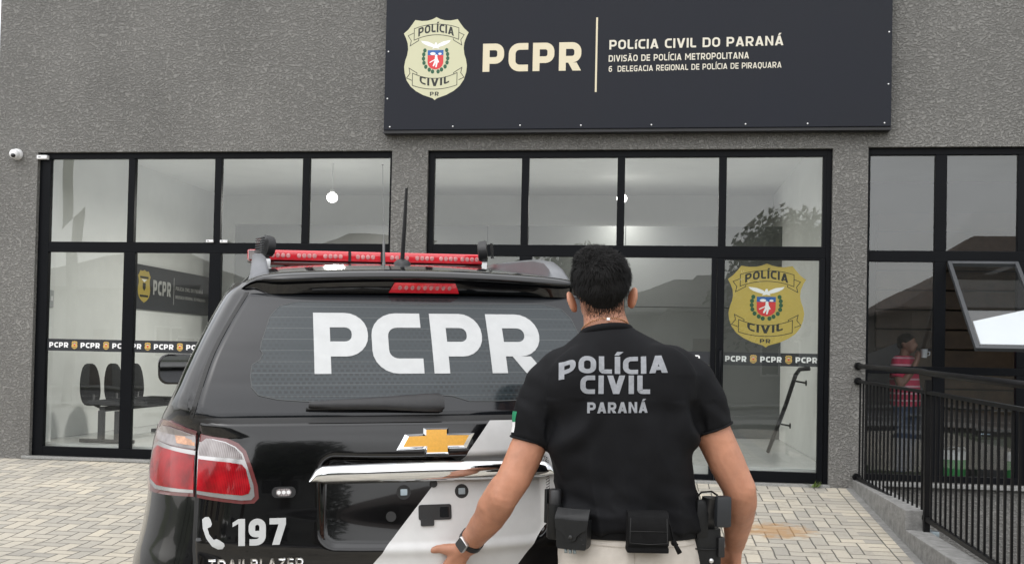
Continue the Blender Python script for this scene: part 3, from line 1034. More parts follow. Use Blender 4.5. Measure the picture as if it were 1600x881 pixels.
# ------------------------------------------------------------------ fascia sign
sg = empty('fascia_sign', (-.16, 9.598, 3.25), 0, 'long dark blue sign board with cream lettering and shield above the windows', 'sign')
SY = 9.48
bm = bmesh.new()
box(bm, -2.33, 2.328, SY-9.598, -.001, 0, 1.62, bev=.006)
link_mesh('sign_panel', bm, M_signblue, sg)
bm = bmesh.new()
box(bm, -2.335, 2.333, SY-9.598+.012, -.002, -.028, -.002)
link_mesh('sign_edge_trim', bm, M_signedge, sg)
sm = lambda x, z, o: Vector((x+.16, SY-9.598-.0015-o, z-3.25))
bm = decal_bm(emblem_layers(-2.0, 3.926, .79), sm)
link_mesh('emblem', bm, EMB, sg)
bm = decal_bm([(text_polys('PCPR', -1.547, 3.793, .266, t=.235, wf=1.08, sp=.16, width=.928), 0, 0)], sm, skirt=.0015)
link_mesh('large_lettering', bm, M_cream, sg)
bm = decal_bm([([[(-.487, 3.59), (-.470, 3.59), (-.470, 4.286), (-.487, 4.286)]], 0, 0)], sm)
link_mesh('divider_line', bm, M_cream, sg)
bm = decal_bm([(text_polys('POLíCIA CIVIL DO PARANÁ', -.36, 3.984, .088, t=.19, wf=1.05, sp=.15, width=1.575, slope=.008), 0, 0),
               (text_polys('DIVISÃO DE POLÍCIA METROPOLITANA', -.364, 3.870, .060, t=.18, wf=1.1, sp=.16, width=1.274, slope=.008), .0002, 0),
               (text_polys('6  DELEGACIA REGIONAL DE POLÍCIA DE PIRAQUARA', -.362, 3.775, .054, t=.17, wf=1.1, sp=.16, width=1.563, slope=.011), .0004, 0)], sm)
link_mesh('small_lettering', bm, M_creamwhite, sg)
for px, pz in [(-2.27, .03), (-1.66, .03), (-1.02, .035), (-.45, .03), (.2, .03), (1.05, .03), (1.6, .03), (2.27, .03), (2.3, .38), (2.3, .85), (-2.3, .3), (-2.3, .75)]:
    bm = bmesh.new()
    ellipsoid(bm, (px, SY-9.598-.001, pz), (.008, .004, .008), 8, 6)
    link_mesh('sign_screw', bm, M_screw, sg)

# ------------------------------------------------------------------ small things on the front
c = empty('security_camera', (-6.305, 9.598, 3.055), 0, 'small white dome camera on the wall left of the windows', 'camera')
bm = bmesh.new(); loft(bm, [[(r*math.cos(a*math.pi/10), y, r*math.sin(a*math.pi/10)) for a in range(20)] for r, y in ((.056, 0), (.058, -.012), (.056, -.03), (.05, -.045))][::-1])
link_mesh('camera_base', bm, M_plastic_w, c, True, 40)
bm = bmesh.new(); ellipsoid(bm, (0, -.06, -.004), (.05, .045, .048), 18, 12)
link_mesh('camera_housing', bm, M_plastic_w, c)
bm = bmesh.new(); ellipsoid(bm, (.008, -.092, -.024), (.024, .02, .022), 14, 10)
link_mesh('camera_lens', bm, mat('lens_black', (.005, .005, .006), .08), c)
def sensor(loc, size, label):
    o = empty('alarm_sensor', loc, 0, label, 'sensor', 'white alarm sensors on the window frames')
    bm = bmesh.new(); box(bm, -size[0]/2, size[0]/2, -size[1], 0, -size[2]/2, size[2]/2, bev=.006)
    link_mesh('sensor_case', bm, M_plastic_w, o, True, 40)
    bm = bmesh.new(); box(bm, -size[0]*.3, -size[0]*.1, -size[1]-.002, -size[1]+.001, -.003, .003)
    link_mesh('status_light', bm, M_plastic_b, o)
sensor((-6.045, 9.642, 3.03), (.11, .05, .04), 'white alarm sensor in the top left corner of the window opening')
sensor((-4.262, 9.642, 2.197), (.075, .02, .027), 'white contact sensor on the transom left of the mullion')
sensor((-4.118, 9.642, 2.195), (.075, .02, .027), 'white contact sensor on the transom right of the mullion')

# weed at the foot of the door
wd = empty('weed', (1.56, 9.55, 0), 0, 'small green weed sprouting between paving and door corner', 'plant')
bm = bmesh.new()
for k in range(14):
    a = random.uniform(0, 6.28); l = random.uniform(.04, .09)
    d = Vector((math.cos(a), .6*math.sin(a), random.uniform(.5, 1.2))).normalized(); s = d.cross(Vector((0, 0, 1))).normalized()*.008
    p = Vector((random.uniform(-.03, .03), random.uniform(-.02, .02), 0))
    v = [bm.verts.new(q) for q in (p-s*.3, p+d*l*.5-s, p+d*l, p+d*l*.5+s, p+s*.3)]
    bm.faces.new(v)
link_mesh('leaves', bm, mat('weed_green', (.10, .15, .03), .6), wd)
bm = bmesh.new(); tube(bm, [(0, 0, -.005), (.004, 0, .05)], .003, 6)
link_mesh('stem', bm, mat('weed_stem', (.10, .11, .04), .6), wd)

# ------------------------------------------------------------------ railing along the kerb
rl = empty('ramp_railing', (2.0, 9.6, 0), 0, 'black metal railing with handrail above the stepped kerb', 'railing')
rx = lambda y: lerp([(4.3, .09), (7.7, .03), (9.6, -.068)], y)
yy = lambda y: y - 9.6
bm = bmesh.new(); tube(bm, [(rx(9.59)-.0, yy(9.58), 1.10), (rx(7.8), yy(7.8), 1.075), (rx(7.66), yy(7.66), 1.065), (rx(4.3), yy(4.3), .99)], .022, 12)
link_mesh('handrail', bm, M_railing, rl)
def bar(name, za, zb, w, h):
    bm = bmesh.new()
    loft(bm, [[(rx(y)+sx*w, yy(y), z+sz*h) for sx, sz in ((-1, -1), (1, -1), (1, 1), (-1, 1))] for y, z in ((9.585, za), (7.7, za+(zb-za)*.36), (4.3, zb))], smooth=False)
    return link_mesh(name, bm, M_railing, rl)
bar('top_rail', .965, .86, .018, .012)
bar('bottom_rail', .10, -.10, .015, .015)
zt = lambda y: .965+(.86-.965)*lerp([(4.3, 1), (7.7, .36), (9.585, 0)], y)
zb = lambda y: .10-.20*lerp([(4.3, 1), (7.7, .36), (9.585, 0)], y)
y = 9.5
while y > 4.4:
    if abs(y-7.66) > .05:
        bm = bmesh.new(); box(bm, rx(y)-.007, rx(y)+.007, yy(y)-.007, yy(y)+.007, zb(y)+.014, zt(y)-.011)
        link_mesh('baluster', bm, M_railing, rl)
    y -= .108
for y in (7.66, 4.3):
    bm = bmesh.new(); box(bm, rx(y)-.0205, rx(y)+.0205, yy(y)-.0205, yy(y)+.0205, gz(y)+.03, zt(y)+.09)
    link_mesh('post', bm, M_railing, rl)
for z, r in ((1.10, .034), (.965, .034), (.10, .036)):
    bm = bmesh.new(); tube(bm, [(-.068, -.004, z), (-.068, -.035, z)], r, 14)
    link_mesh('wall_bracket', bm, M_railing, rl, True, 40)
bm = bmesh.new()
tube(bm, [(2.095, 9.55, .03), (2.10, 8.6, -.02), (2.10, 7.75, -.10)], .02, 8); tube(bm, [(2.095, 7.72, -.11), (2.10, 6.6, -.18), (2.1, 4.4, -.3)], .02, 8)
box(bm, 2.068, 2.13, 7.69, 7.75, -.14, -.07, bev=.005)
tag(link_mesh('steel_conduit', bm, M_steel, None, True, 40), 'grey steel conduit running along the inner edge of the kerb', 'pipe')

# ------------------------------------------------------------------ inside the reception
def pendant(loc, label, watts):
    p = empty('pendant_lamp', loc, 0, label, 'lamp', 'lit bulbs in the lobby')
    bm = bmesh.new(); tube(bm, [(0, 0, .07), (0, 0, 3.418-loc[2])], .006, 6); link_mesh('cable', bm, M_plastic_w, p)
    bm = bmesh.new(); tube(bm, [(0, 0, .05), (0, 0, .09)], .028, 12); link_mesh('lamp_holder', bm, M_plastic_w, p)
    bm = bmesh.new(); ellipsoid(bm, (0, 0, 0), (.066, .066, .06), 16, 12)
    link_mesh('bulb', bm, mat('lit_bulb', (.9, .9, .9), .5, emit=(1, .98, .94), estr=6), p)
    l = bpy.data.lights.new('bulb_light', 'AREA'); l.energy = watts; l.shape = 'DISK'; l.size = .25; l.color = (1, .97, .92)
    lo_ = bpy.data.objects.new('bulb_light', l); COL.objects.link(lo_); lo_.parent = p; lo_.location = (0, 0, -.075)
pendant((-3.77, 12.0, 3.0), 'lit pendant bulb seen through the left window', 60)
pendant((-.30, 13.0, 3.15), 'lit pendant bulb seen through the central window', 22)

bn = empty('waiting_bench', (-5.72, 10.9, .135), 0, 'black three seat waiting bench along the left wall behind the glass', 'bench')
for k in range(3):
    yk = -.78 + k*.48
    bm = bmesh.new()
    rings = []
    for t in range(11):
        a = -math.pi/2 + math.pi*t/10
        z = .60 + .22*math.sin(a); w = .20*max(math.cos(a), .05)**.6*(1 - .12*math.sin(a))
        lean = -.06*(z-.4)
        rings.append([(-.02 + lean + .028*math.cos(q*math.pi/8), yk + w*math.sin(q*math.pi/8), z) for q in range(16)])
    loft(bm, rings); link_mesh('backrest', bm, M_fabric_seat, bn)
    bm = bmesh.new(); box(bm, .06, .46, yk-.215, yk+.215, .395, .445, bev=.02); link_mesh('seat', bm, M_fabric_seat, bn, True, 50)
    bm = bmesh.new(); tube(bm, [(-.0, yk, .5), (.0, yk, .40), (.08, yk, .37)], .018, 8); link_mesh('back_support', bm, M_plastic_b, bn)
bm = bmesh.new(); box(bm, .20, .26, -1.0, .9, .335, .385); link_mesh('beam', bm, M_plastic_b, bn)
for yk in (-.85, .72):
    for xk in (.12, .30):
        bm = bmesh.new(); box(bm, xk, xk+.05, yk-.03, yk+.03, .04, .336); link_mesh('leg', bm, M_plastic_b, bn)
    bm = bmesh.new(); box(bm, -.08, .50, yk-.035, yk+.035, .002, .04, bev=.008); link_mesh('foot_bar', bm, M_plastic_b, bn)

ws = empty('lobby_wall_sign', (-6.297, 13.05, 1.62), 0, 'dark sign with gold shield on the lobby wall seen through the left window', 'sign')
bm = bmesh.new(); box(bm, 0, .03, -1.12, 1.12, 0, .56, bev=.003)
link_mesh('sign_panel', bm, mat('lobby_sign_grey', (.035, .037, .042), .5), ws)
wm = lambda x, z, o: Vector((.032+o, x, z))
bm = decal_bm([(p, o, m) for p, o, m in emblem_layers(-.82, .29, .42, True)], wm)
link_mesh('emblem', bm, [M_gold, M_ink, M_vwhite, M_vblue, M_ink, M_vgreen], ws)
bm = decal_bm([(text_polys('PCPR', -.58, .20, .19, t=.24, sp=.16, width=.50), 0, 0), ([[(0.0, .1), (.014, .1), (.014, .46), (0, .46)]], 0, 0),
               (text_polys('POLÍCIA CIVIL DO PARANÁ', .06, .30, .05, t=.19, sp=.15, width=.86), 0, 0), (text_polys('DELEGACIA REGIONAL DE PIRAQUARA', .06, .19, .04, t=.19, sp=.15, width=.95), 0, 0)], wm)
link_mesh('lettering', bm, mat('lobby_sign_letters', (.42, .42, .40), .5), ws)
o = empty('intercom_panel', (-6.118, 9.94, 1.62), 0, 'small grey switch panel on the white pier inside the left window', 'switch')
bm = bmesh.new(); box(bm, 0, .014, -.04, .04, -.09, .09, bev=.006); link_mesh('panel_case', bm, mat('switch_grey', (.4, .41, .42), .4), o)
bm = bmesh.new(); box(bm, .013, .018, -.02, .02, -.02, .03, bev=.002); link_mesh('button', bm, M_plastic_w, o)
hr = empty('stair_handrail', (1.60, 10.8, .135), 0, 'slanting black handrail on the wall behind the glass door', 'handrail')
bm = bmesh.new(); tube(bm, [(-.24, .55, .02), (-.12, .1, .55), (-.06, -.13, .86), (-.03, -.2, .92), (.06, -.25, .93)], .022, 10); link_mesh('rail', bm, M_railing, hr)
for q in ((-.17, .28, .34), (-.07, -.09, .80)):
    bm = bmesh.new(); tube(bm, [q, (q[0]+.12, q[1], q[2]-.02)], .009, 8); tube(bm, [(q[0]+.115, q[1], q[2]-.02), (q[0]+.125, q[1], q[2]-.02)], .03, 10); link_mesh('bracket', bm, M_railing, hr)

# ------------------------------------------------------------------ police car (own frame: u right, v forward, w up, origin on the ground under the tailgate)
M_paint = mat('black_car_paint', (0.0025, 0.0025, 0.003), 0.10, spec=.25, coat=.75, var=.1, rvar=.06, vscale=3)
M_carglass = mat('dark_car_glass', (0.010, 0.011, 0.013), 0.04, spec=.8, rvar=.05, vscale=5)
M_trim = mat('black_rubber_trim', (0.010, 0.010, 0.010), 0.55)
M_chrome = mat('chrome', (0.82, 0.83, 0.84), 0.05, 1.0)
M_stripe = mat('white_wrap', (0.58, 0.58, 0.575), 0.32, var=.05, vscale=14, coat=.3)
def ribbed(name, c1, c2, freq, rough=.12):
    m = mat(name, c1, rough, spec=.3, coat=.5)
    k = NT(m); t = m.node_tree
    c = t.nodes.new('ShaderNodeTexCoord'); s = t.nodes.new('ShaderNodeSeparateXYZ'); t.links.new(c.outputs['Object'], s.inputs[0])
    n = t.nodes.new('ShaderNodeTexNoise'); n.inputs['Scale'].default_value = 18; t.links.new(c.outputs['Object'], n.inputs['Vector'])
    w = k.op('SINE', k.op('MULTIPLY', k.op('SUBTRACT', s.outputs[0], s.outputs[1]), freq))
    f = k.op('MULTIPLY_ADD', w, .22, k.op('MULTIPLY_ADD', n.outputs['Fac'], 1.5, -.25))
    mx = t.nodes.new('ShaderNodeMixRGB'); mx.use_clamp = True
    t.links.new(f, mx.inputs[0]); mx.inputs[1].default_value = (*c1, 1); mx.inputs[2].default_value = (*c2, 1)
    t.links.new(mx.outputs[0], t.nodes['Principled BSDF'].inputs['Base Color'])
    return m
M_clearlens = ribbed('ribbed_clear_lens', (.12, .10, .10), (.42, .39, .39), 900)
M_redlens = ribbed('red_lens', (.10, .001, .003), (.46, .006, .014), 1100)
M_lampsilver = mat('lamp_silver_trim', (0.46, 0.45, 0.45), 0.18, 0.7)
M_letter = mat('white_reflective_vinyl', (0.47, 0.48, 0.48), 0.5, var=.05, vscale=25)
M_redrim = mat('red_outer_lens', (0.13, 0.035, 0.035), 0.08, coat=1)
M_amber = mat('amber_reflector', (0.50, 0.24, 0.12), 0.15, var=.5, vscale=30, coat=1)
M_ledred = mat('lightbar_red_lens', (0.72, 0.02, 0.035), 0.16, var=.2, vscale=50, coat=1)
M_ledcell = mat('led_cells', (0.62, 0.27, 0.27), 0.2, var=.4, vscale=70)
M_badgegold = mat('gold_badge', (0.70, 0.36, 0.045), 0.32, var=.08, vscale=150)
M_railgrey = mat('grey_roof_rail', (0.16, 0.165, 0.175), 0.38, 0.3, var=.08)
M_tyre = mat('tyre_rubber', (0.018, 0.018, 0.018), 0.8)
M_rim = mat('alloy_rim', (0.35, 0.35, 0.36), 0.3, 0.9)
M_dirtyflare = mat('dusty_black_plastic', (0.03, 0.029, 0.027), 0.5, var=.3)

HW = [(.28, .84), (.40, .88), (.60, .90), (.82, .90), (.92, .875), (1.0, .86), (1.12, .845), (1.22, .83), (1.28, .81), (1.33, .782), (1.45, .733), (1.58, .672), (1.68, .618), (1.72, .59)]
RV = [(.28, .14), (.40, .0), (.52, -.05), (.66, -.05), (.76, -.004), (.85, .0), (1.0, .005), (1.12, .015), (1.22, .03), (1.28, .045), (1.30, .055), (1.40, .105), (1.50, .165), (1.60, .235), (1.66, .28), (1.72, .33)]
FV = [(.28, 4.6), (.5, 4.78), (.8, 4.82), (.95, 4.74), (1.04, 4.55), (1.10, 4.05), (1.15, 3.72), (1.28, 3.52), (1.45, 3.25), (1.60, 2.98), (1.72, 2.72)]
hw = lambda w: clerp(HW, w)
def Vr(u, w):
    h = hw(w); rx_ = lerp([(.3, .30), (1.24, .32), (1.33, .09), (1.7, .07)], w); ry_ = lerp([(.3, .34), (1.24, .38), (1.33, .22), (1.7, .17)], w)
    v = clerp(RV, w) + .05*u*u
    a = abs(u)-(h-rx_)
    if a > 0:
        t = min(a/rx_, 1.0)
        v += ry_*(1-math.sqrt(max(0, 1-t**2.3)))
    return v
def recess(u, w):
    qx = abs(u)-.345+.05; qy = abs(w-1.045)-.125+.05
    cw = 0.02*(u/.34)**2
    qy = abs(w-1.045-.0-cw*.5)-.135+.05
    d = math.hypot(max(qx, 0), max(qy, 0)) + min(max(qx, qy), 0) - .05
    return (  .010 + .016*min(max((w-.93)/.18, 0), 1))*(1-smoothstep(-.020, .006, d))
def crease(u, w):
    c = .905 + .10*u*u
    return -.012*math.exp(-((w-c)/.016)**2) if abs(u) < .72 and w < c else -.012*math.exp(-((w-c)/.05)**2)*smoothstep(.75, .6, abs(u))
def tail(u, w):
    return Vr(u, w) + recess(u, w) + .5*crease(u, w)
def nrm(f, u, w):
    e = .002
    n = Vector(((f(u+e, w)-f(u-e, w))/(2*e), -1, (f(u, w+e)-f(u, w-e))/(2*e)))
    return n.normalized()
def on(f):
    return lambda u, w, o: Vector((u, f(u, w), w)) + nrm(f, u, w)*o
on_tail, on_rear = on(tail), on(Vr)

car = empty('police_car', (0, 0, 0))
psi, tau, rho = R(21), R(1.5), R(1.2)
Ru = Vector((math.cos(psi), math.sin(psi), 0))
Fv = Vector((-math.sin(psi)*math.cos(tau), math.cos(psi)*math.cos(tau), math.sin(tau)))
Uw = Ru.cross(Fv)
Ru, Uw = Ru*math.cos(rho)+Uw*math.sin(rho), -Ru*math.sin(rho)+Uw*math.cos(rho)
CARM = Matrix(((Ru.x, Fv.x, Uw.x, -.588), (Ru.y, Fv.y, Uw.y, 3.032), (Ru.z, Fv.z, Uw.z, -.36), (0, 0, 0, 1)))
car.location = CARM.translation; car.rotation_euler = CARM.to_euler()
tag(car, 'black police car with white lettering and a red roof lightbar, seen from behind', 'car')
cp = lambda name, bm, m, parent=None, smooth=True, angle=35: link_mesh(name, bm, m, parent or car, smooth, angle)

# body shell: stack of plan outlines
def outline(w):
    h = hw(w); pts = []
    n = 26
    for i in range(n+1):
        a = math.pi/2*(2*i/n-1)
        u = h*math.sin(a)
        pts.append((u, Vr(u, w), w))
    f = clerp(FV, w); v0 = pts[-1][1]; fr = .55
    side = [v0 + (f-fr-v0)*(t/14) for t in range(1, 15)]
    bulge = lambda v: 1 + (.018*math.sin(math.pi*min(max((v-v0)/(f-fr-v0), 0), 1)))*(1 if w < 1.28 else .5)
    taper = lambda v: 1 - .10*smoothstep(3.6, 4.6, v)
    right = [(h*bulge(v)*taper(v), v, w) for v in side]
    front = []
    for i in range(1, 18):
        a = math.pi*i/18
        c = math.cos(a)
        u = h*taper(f)*math.copysign(abs(c)**.55, c)
        front.append((u, f-fr+fr*math.sin(a)**.8, w))
    left = [(-x, v, w_) for x, v, w_ in reversed(right)]
    return pts + right + front + left
bm = bmesh.new()
WL = [.28, .34, .40, .46, .52, .60, .66, .70, .73, .76, .80, .85, .90, .95, 1.0, 1.03, 1.06, 1.09, 1.12, 1.16, 1.20, 1.24, 1.27, 1.29, 1.31, 1.34, 1.38, 1.42, 1.47, 1.52, 1.57, 1.62, 1.66, 1.70]
loft(bm, [outline(w) for w in WL])
ARCH = [(.96, .385), (3.80, .385)]
kill = []
for f in bm.faces:
    c = f.calc_center_median()
    if abs(c.x) < .645 and .775 < c.z < 1.262 and c.y < .5: kill.append(f)
    elif abs(c.x) > .7 and any((c.y-v)**2 + (c.z-w)**2 < .43**2 for v, w in ARCH): kill.append(f)
bmesh.ops.delete(bm, geom=kill, context='FACES')
body = cp('body', bm, M_paint, angle=50)
bm = bmesh.new()
box(bm, -.72, .72, .35, 4.4, .30, .9)
cp('underbody', bm, M_trim, smooth=False)

# roof as a crowned sheet with rear spoiler edge
Wc = lambda v: clerp([(.15, 1.722), (.2, 1.733), (.3, 1.748), (.5, 1.768), (.8, 1.793), (1.2, 1.815), (1.6, 1.826), (2.2, 1.818), (2.6, 1.79), (2.85, 1.745)], v)
crown = lambda u: .085*u*u + (.55*max(0, abs(u)-.42)**2 + 5*max(0, abs(u)-.5)**2)
edge = lambda u: max(.246 + .06*u*u + .5*max(0, abs(u)-.33)**2, Vr(u, 1.69) - .10*(1-.9*smoothstep(.36, .56, abs(u))))
bm = bmesh.new()
US = [.588*math.sin(math.pi/2*(i/20-1)) for i in range(41)]
rows = []
for j in range(25):
    row = []
    for u in US:
        e_ = edge(u); v = e_ + (2.85-e_)*(j/24)**1.3
        row.append(Vector((u, v, Wc(v)-crown(u)*1.0)))
    rows.append(row)
lk = lambda u: 1-.75*smoothstep(.44, .575, abs(u))
lipr = [[Vector((p.x, p.y+dv, p.z+dw*lk(p.x))) for p in rows[0]] for dv, dw in ((.055, -.030), (.012, -.029), (.004, -.026), (.0, -.020), (.002, -.012), (.010, -.004))]
g = [[bm.verts.new(p) for p in r] for r in (lipr + [[p + Vector((0, .022, .0015)) for p in rows[0]]] + rows[1:])]
for a, b in zip(g, g[1:]):
    for k in range(len(a)-1): bm.faces.new((a[k], a[k+1], b[k+1], b[k]))
sk = []
for side in (0, -1):
    edgeverts = [r[side] for r in g[5:]]
    low = [bm.verts.new(v.co + Vector((.012 if side else -.012, 0, -.06))) for v in edgeverts]
    for k in range(len(low)-1): bm.faces.new((edgeverts[k], edgeverts[k+1], low[k+1], low[k]))
bmesh.ops.recalc_face_normals(bm, faces=bm.faces[:])
cp('roof', bm, M_paint, angle=50)
# spoiler face below the roof edge
bm = bmesh.new()
rings = []
US2 = [u for u in US if abs(u) < .565]
for u in US2:
    e_ = edge(u); z1 = Wc(e_)-crown(u)-.031*lk(u)
    zb = 1.671 - .010*(u/.56)**2
    zt_ = max(z1-.003, zb+.004)
    rings.append([(u, e_+.05, z1+.004), (u, e_+.012, z1+.002), (u, e_+.006, zt_), (u, e_+.007, zt_-.003), (u, max(e_+.016, Vr(u, zb)-.012), zb), (u, max(e_+.03, Vr(u, zb)+.004), zb-.003), (u, e_+.16, zb), (u, e_+.16, z1)])
loft(bm, rings)
bmesh.ops.recalc_face_normals(bm, faces=bm.faces[:])
spoiler = cp('spoiler', bm, M_paint, angle=30)
on_sp = lambda u, w, o: Vector((u, edge(u)+.007+(Vr(u, 1.671)-.012-edge(u)-.007)*max(0, min(1.05, (1.699-w)/.028))-o, w))
bm = decal_bm([([[(-.114, 1.672), (.114, 1.672), (.098, 1.703), (-.098, 1.703)]], .006, 0)], on_sp, .03, skirt=.008)
hb = cp('high_brake_light', bm, M_ledred, spoiler)
bm = decal_bm([([disc(-.08+.02*k, 1.688,   .006, .007, 10) for k in range(9)], .0066, 0)], on_sp)
cp('brake_led', bm, M_ledcell, hb)
bm = bmesh.new(); ellipsoid(bm, (.165, edge(.165)+.03, 1.69), (.008, .008, .009), 10, 8); cp('washer_nozzle', bm, M_trim, spoiler)

# tailgate panel and rear glass
def panel(name, xl, w0, w1, f, m, nu, nw, off=.004, bev=.008, drop=.006, parent=None):
    bm = bmesh.new(); g = []
    for j in range(nw+1):
        w = w0 + (w1-w0)*j/nw
        L = xl(w); row = []
        for i in range(nu+1):
            u = -L + 2*L*i/nu
            d = min(w-w0, w1-w, (L-abs(u)))
            o = off - drop*(1-smoothstep(0, bev, d))
            row.append(bm.verts.new(Vector((u, f(u, w), w)) + nrm(f, u, w)*o))
        g.append(row)
    for a, b in zip(g, g[1:]):
        for k in range(nu): bm.faces.new((a[k], a[k+1], b[k+1], b[k]))
    return cp(name, bm, m, parent, angle=60)
tg_edge = lambda w: clerp([(.70, .66), (.9, .69), (1.05, .687), (1.25, .681), (1.29, .685)], w)
tailgate = panel('tailgate', tg_edge, .745, 1.283, tail, M_paint, 270, 110)
gl_edge = lambda w: clerp([(1.28, .705), (1.40, .672), (1.48, .646), (1.57, .603), (1.668, .548)], w)
M_rearglass = mat('rear_window_glass', (0.008, 0.009, 0.011), 0.045, spec=.5, rvar=.08, vscale=3)
rearglass = panel('rear_window', gl_edge, 1.293, 1.668, Vr, M_rearglass, 120, 44)
# black seams round the tailgate
bm = bmesh.new()
L = [([[(-.70, 1.276), (.70, 1.276), (.705, 1.297), (-.705, 1.297)]], .0006, 0)]
L += [([[(s*(tg_edge(w)-.003), w), (s*(tg_edge(w)+.006), w), (s*(tg_edge(w+.045)+.006), w+.045), (s*(tg_edge(w+.045)-.003), w+.045)] for w in [.745+.045*k for k in range(12)]], .0008, 0) for s in (1, -1)]
L += [([[(s*(gl_edge(w)-.002), w), (s*(gl_edge(w)+.010), w), (s*(gl_edge(w+.0375)+.010), w+.0375), (s*(gl_edge(w+.0375)-.002), w+.0375)] for w in [1.293+.0375*k for k in range(10)]], .0008, 0) for s in (1, -1)]
bm = decal_bm(L, on_rear, .03)
cp('seam_seal', bm, M_trim)

# perforated film on the rear glass: small dark dashes and heater lines
def film_material():
    m = mat('window_film', (0.028, 0.033, 0.036), 0.10, spec=.42)
    k = NT(m); t = m.node_tree; b = t.nodes['Principled BSDF']
    c = t.nodes.new('ShaderNodeTexCoord'); s = t.nodes.new('ShaderNodeSeparateXYZ'); t.links.new(c.outputs['Object'], s.inputs[0])
    zz = k.op('DIVIDE', s.outputs[2], .0125)
    row = k.op('FLOOR', zz); fz = k.op('SUBTRACT', zz, row)
    xx = k.op('ADD', k.op('DIVIDE', s.outputs[0], .0175), k.op('MULTIPLY', k.op('FLOORED_MODULO', row, 2.0), .5))
    col = k.op('FLOOR', xx); fx = k.op('SUBTRACT', xx, col)
    cell = k.op('MULTIPLY', k.op('COMPARE', fx, .5, .31), k.op('COMPARE', fz, .5, .30))
    n = t.nodes.new('ShaderNodeTexNoise'); n.inputs['Scale'].default_value = 5; n.inputs['Detail'].default_value = 3
    t.links.new(c.outputs['Object'], n.inputs['Vector'])
    amt = t.nodes.new('ShaderNodeMapRange'); amt.inputs['From Min'].default_value = .36; amt.inputs['From Max'].default_value = .6
    t.links.new(n.outputs['Fac'], amt.inputs[0])
    low = t.nodes.new('ShaderNodeMapRange'); low.inputs['From Min'].default_value = 1.62; low.inputs['From Max'].default_value = 1.40; low.inputs['To Min'].default_value = .25
    t.links.new(s.outputs[2], low.inputs[0])
    dk = k.op('MULTIPLY', k.op('MULTIPLY', cell, amt.outputs[0]), low.outputs[0])
    z2 = k.op('DIVIDE', s.outputs[2], .0335); f2 = k.op('SUBTRACT', z2, k.op('FLOOR', z2))
    line = k.op('COMPARE', f2, .5, .028)
    m1 = t.nodes.new('ShaderNodeMixRGB'); t.links.new(dk, m1.inputs[0]); m1.inputs[1].default_value = (0.026, 0.034, 0.038, 1); m1.inputs[2].default_value = (0.013, 0.016, 0.018, 1)
    m2 = t.nodes.new('ShaderNodeMixRGB'); t.links.new(k.op('MULTIPLY', line, .45), m2.inputs[0]); t.links.new(m1.outputs[0], m2.inputs[1]); m2.inputs[2].default_value = (0.11, 0.12, 0.12, 1)
    t.links.new(m2.outputs[0], b.inputs['Base Color'])
    return m
hf = [(0, 1.632), (-.33, 1.637), (-.40, 1.636), (-.455, 1.622), (-.483, 1.590), (-.497, 1.545), (-.508, 1.512), (-.512, 1.49), (-.503, 1.478), (-.512, 1.46), (-.535, 1.445), (-.539, 1.41), (-.535, 1.380), (-.515, 1.358), (-.46, 1.346), (-.38, 1.340), (-.2, 1.336), (-.11, 1.337), (-.06, 1.352), (0, 1.357)]
film = hf + [(-u, w) for u, w in hf[-2:0:-1]]
bm = decal_bm([([film], .0052, 0)], on_rear, .025)
cp('window_film', bm, film_material(), rearglass)
bm = decal_bm([(stroke(film, .0022, True), .0058, 0)], on_rear, .025)
cp('film_edge', bm, mat('film_edge_line', (.055, .06, .06), .5), rearglass)
tp = []
for (a, b_, ch) in ((-.353, -.188, 'P'), (-.177, -.022, 'C'), (.009, .172, 'P'), (.192, .362, 'R')):
    tp += text_polys(ch, a, 1.418, .184, t=.245, wf=1.2, width=b_-a)
bm = decal_bm([(tp, .0068, 0)], on_rear, .02)
cp('lettering', bm, M_letter, rearglass)
# wiper
bm = bmesh.new()
wp = [(-.372, 1.324, .005), (-.30, 1.325, .009), (-.15, 1.327, .013), (-.03, 1.3275, .018), (.015, 1.3275, .019), (.028, 1.3275, .013)]
rings = []
for u, w, h in wp:
    rings.append([on_rear(u, w+1.45*h*math.cos(a), .012+.010*(1+math.sin(a))) for a in [2*math.pi*k/10 for k in range(10)]])
loft(bm, rings); bmesh.ops.recalc_face_normals(bm, faces=bm.faces[:])
wiper = cp('rear_wiper', bm, M_plastic_b)
bm = bmesh.new()
rings = [[on_rear(u, w, o) for w, o in ((1.318-.004, .005), (1.318+.002, .005), (1.318+.002, .013), (1.318-.004, .013))] for u in [-.38+.04*k for k in range(9)]]
loft(bm, rings); cp('wiper_blade', bm, M_trim, wiper, False)

# white diagonal wrap, conforming to the panel; goes on over the lower bumper
Lb = lambda w: lerp([(.70, -.335), (.868, -.190), (1.105, .006), (1.169, .083), (1.283, .171)], w)
Rb = lambda w: lerp([(.70, .12), (.847, .247), (.942, .323), (1.008, .374), (1.283, .585)], w)
bm = bmesh.new(); g = []
for j in range(111):
    w = .748 + (1.280-.748)*j/110
    g.append([bm.verts.new(on_tail(Lb(w)+(Rb(w)-Lb(w))*i/70, w, .0048)) for i in range(71)])
for a, b in zip(g, g[1:]):
    for k in range(70): bm.faces.new((a[k], a[k+1], b[k+1], b[k]))
cp('white_stripe', bm, M_stripe, tailgate, angle=60)
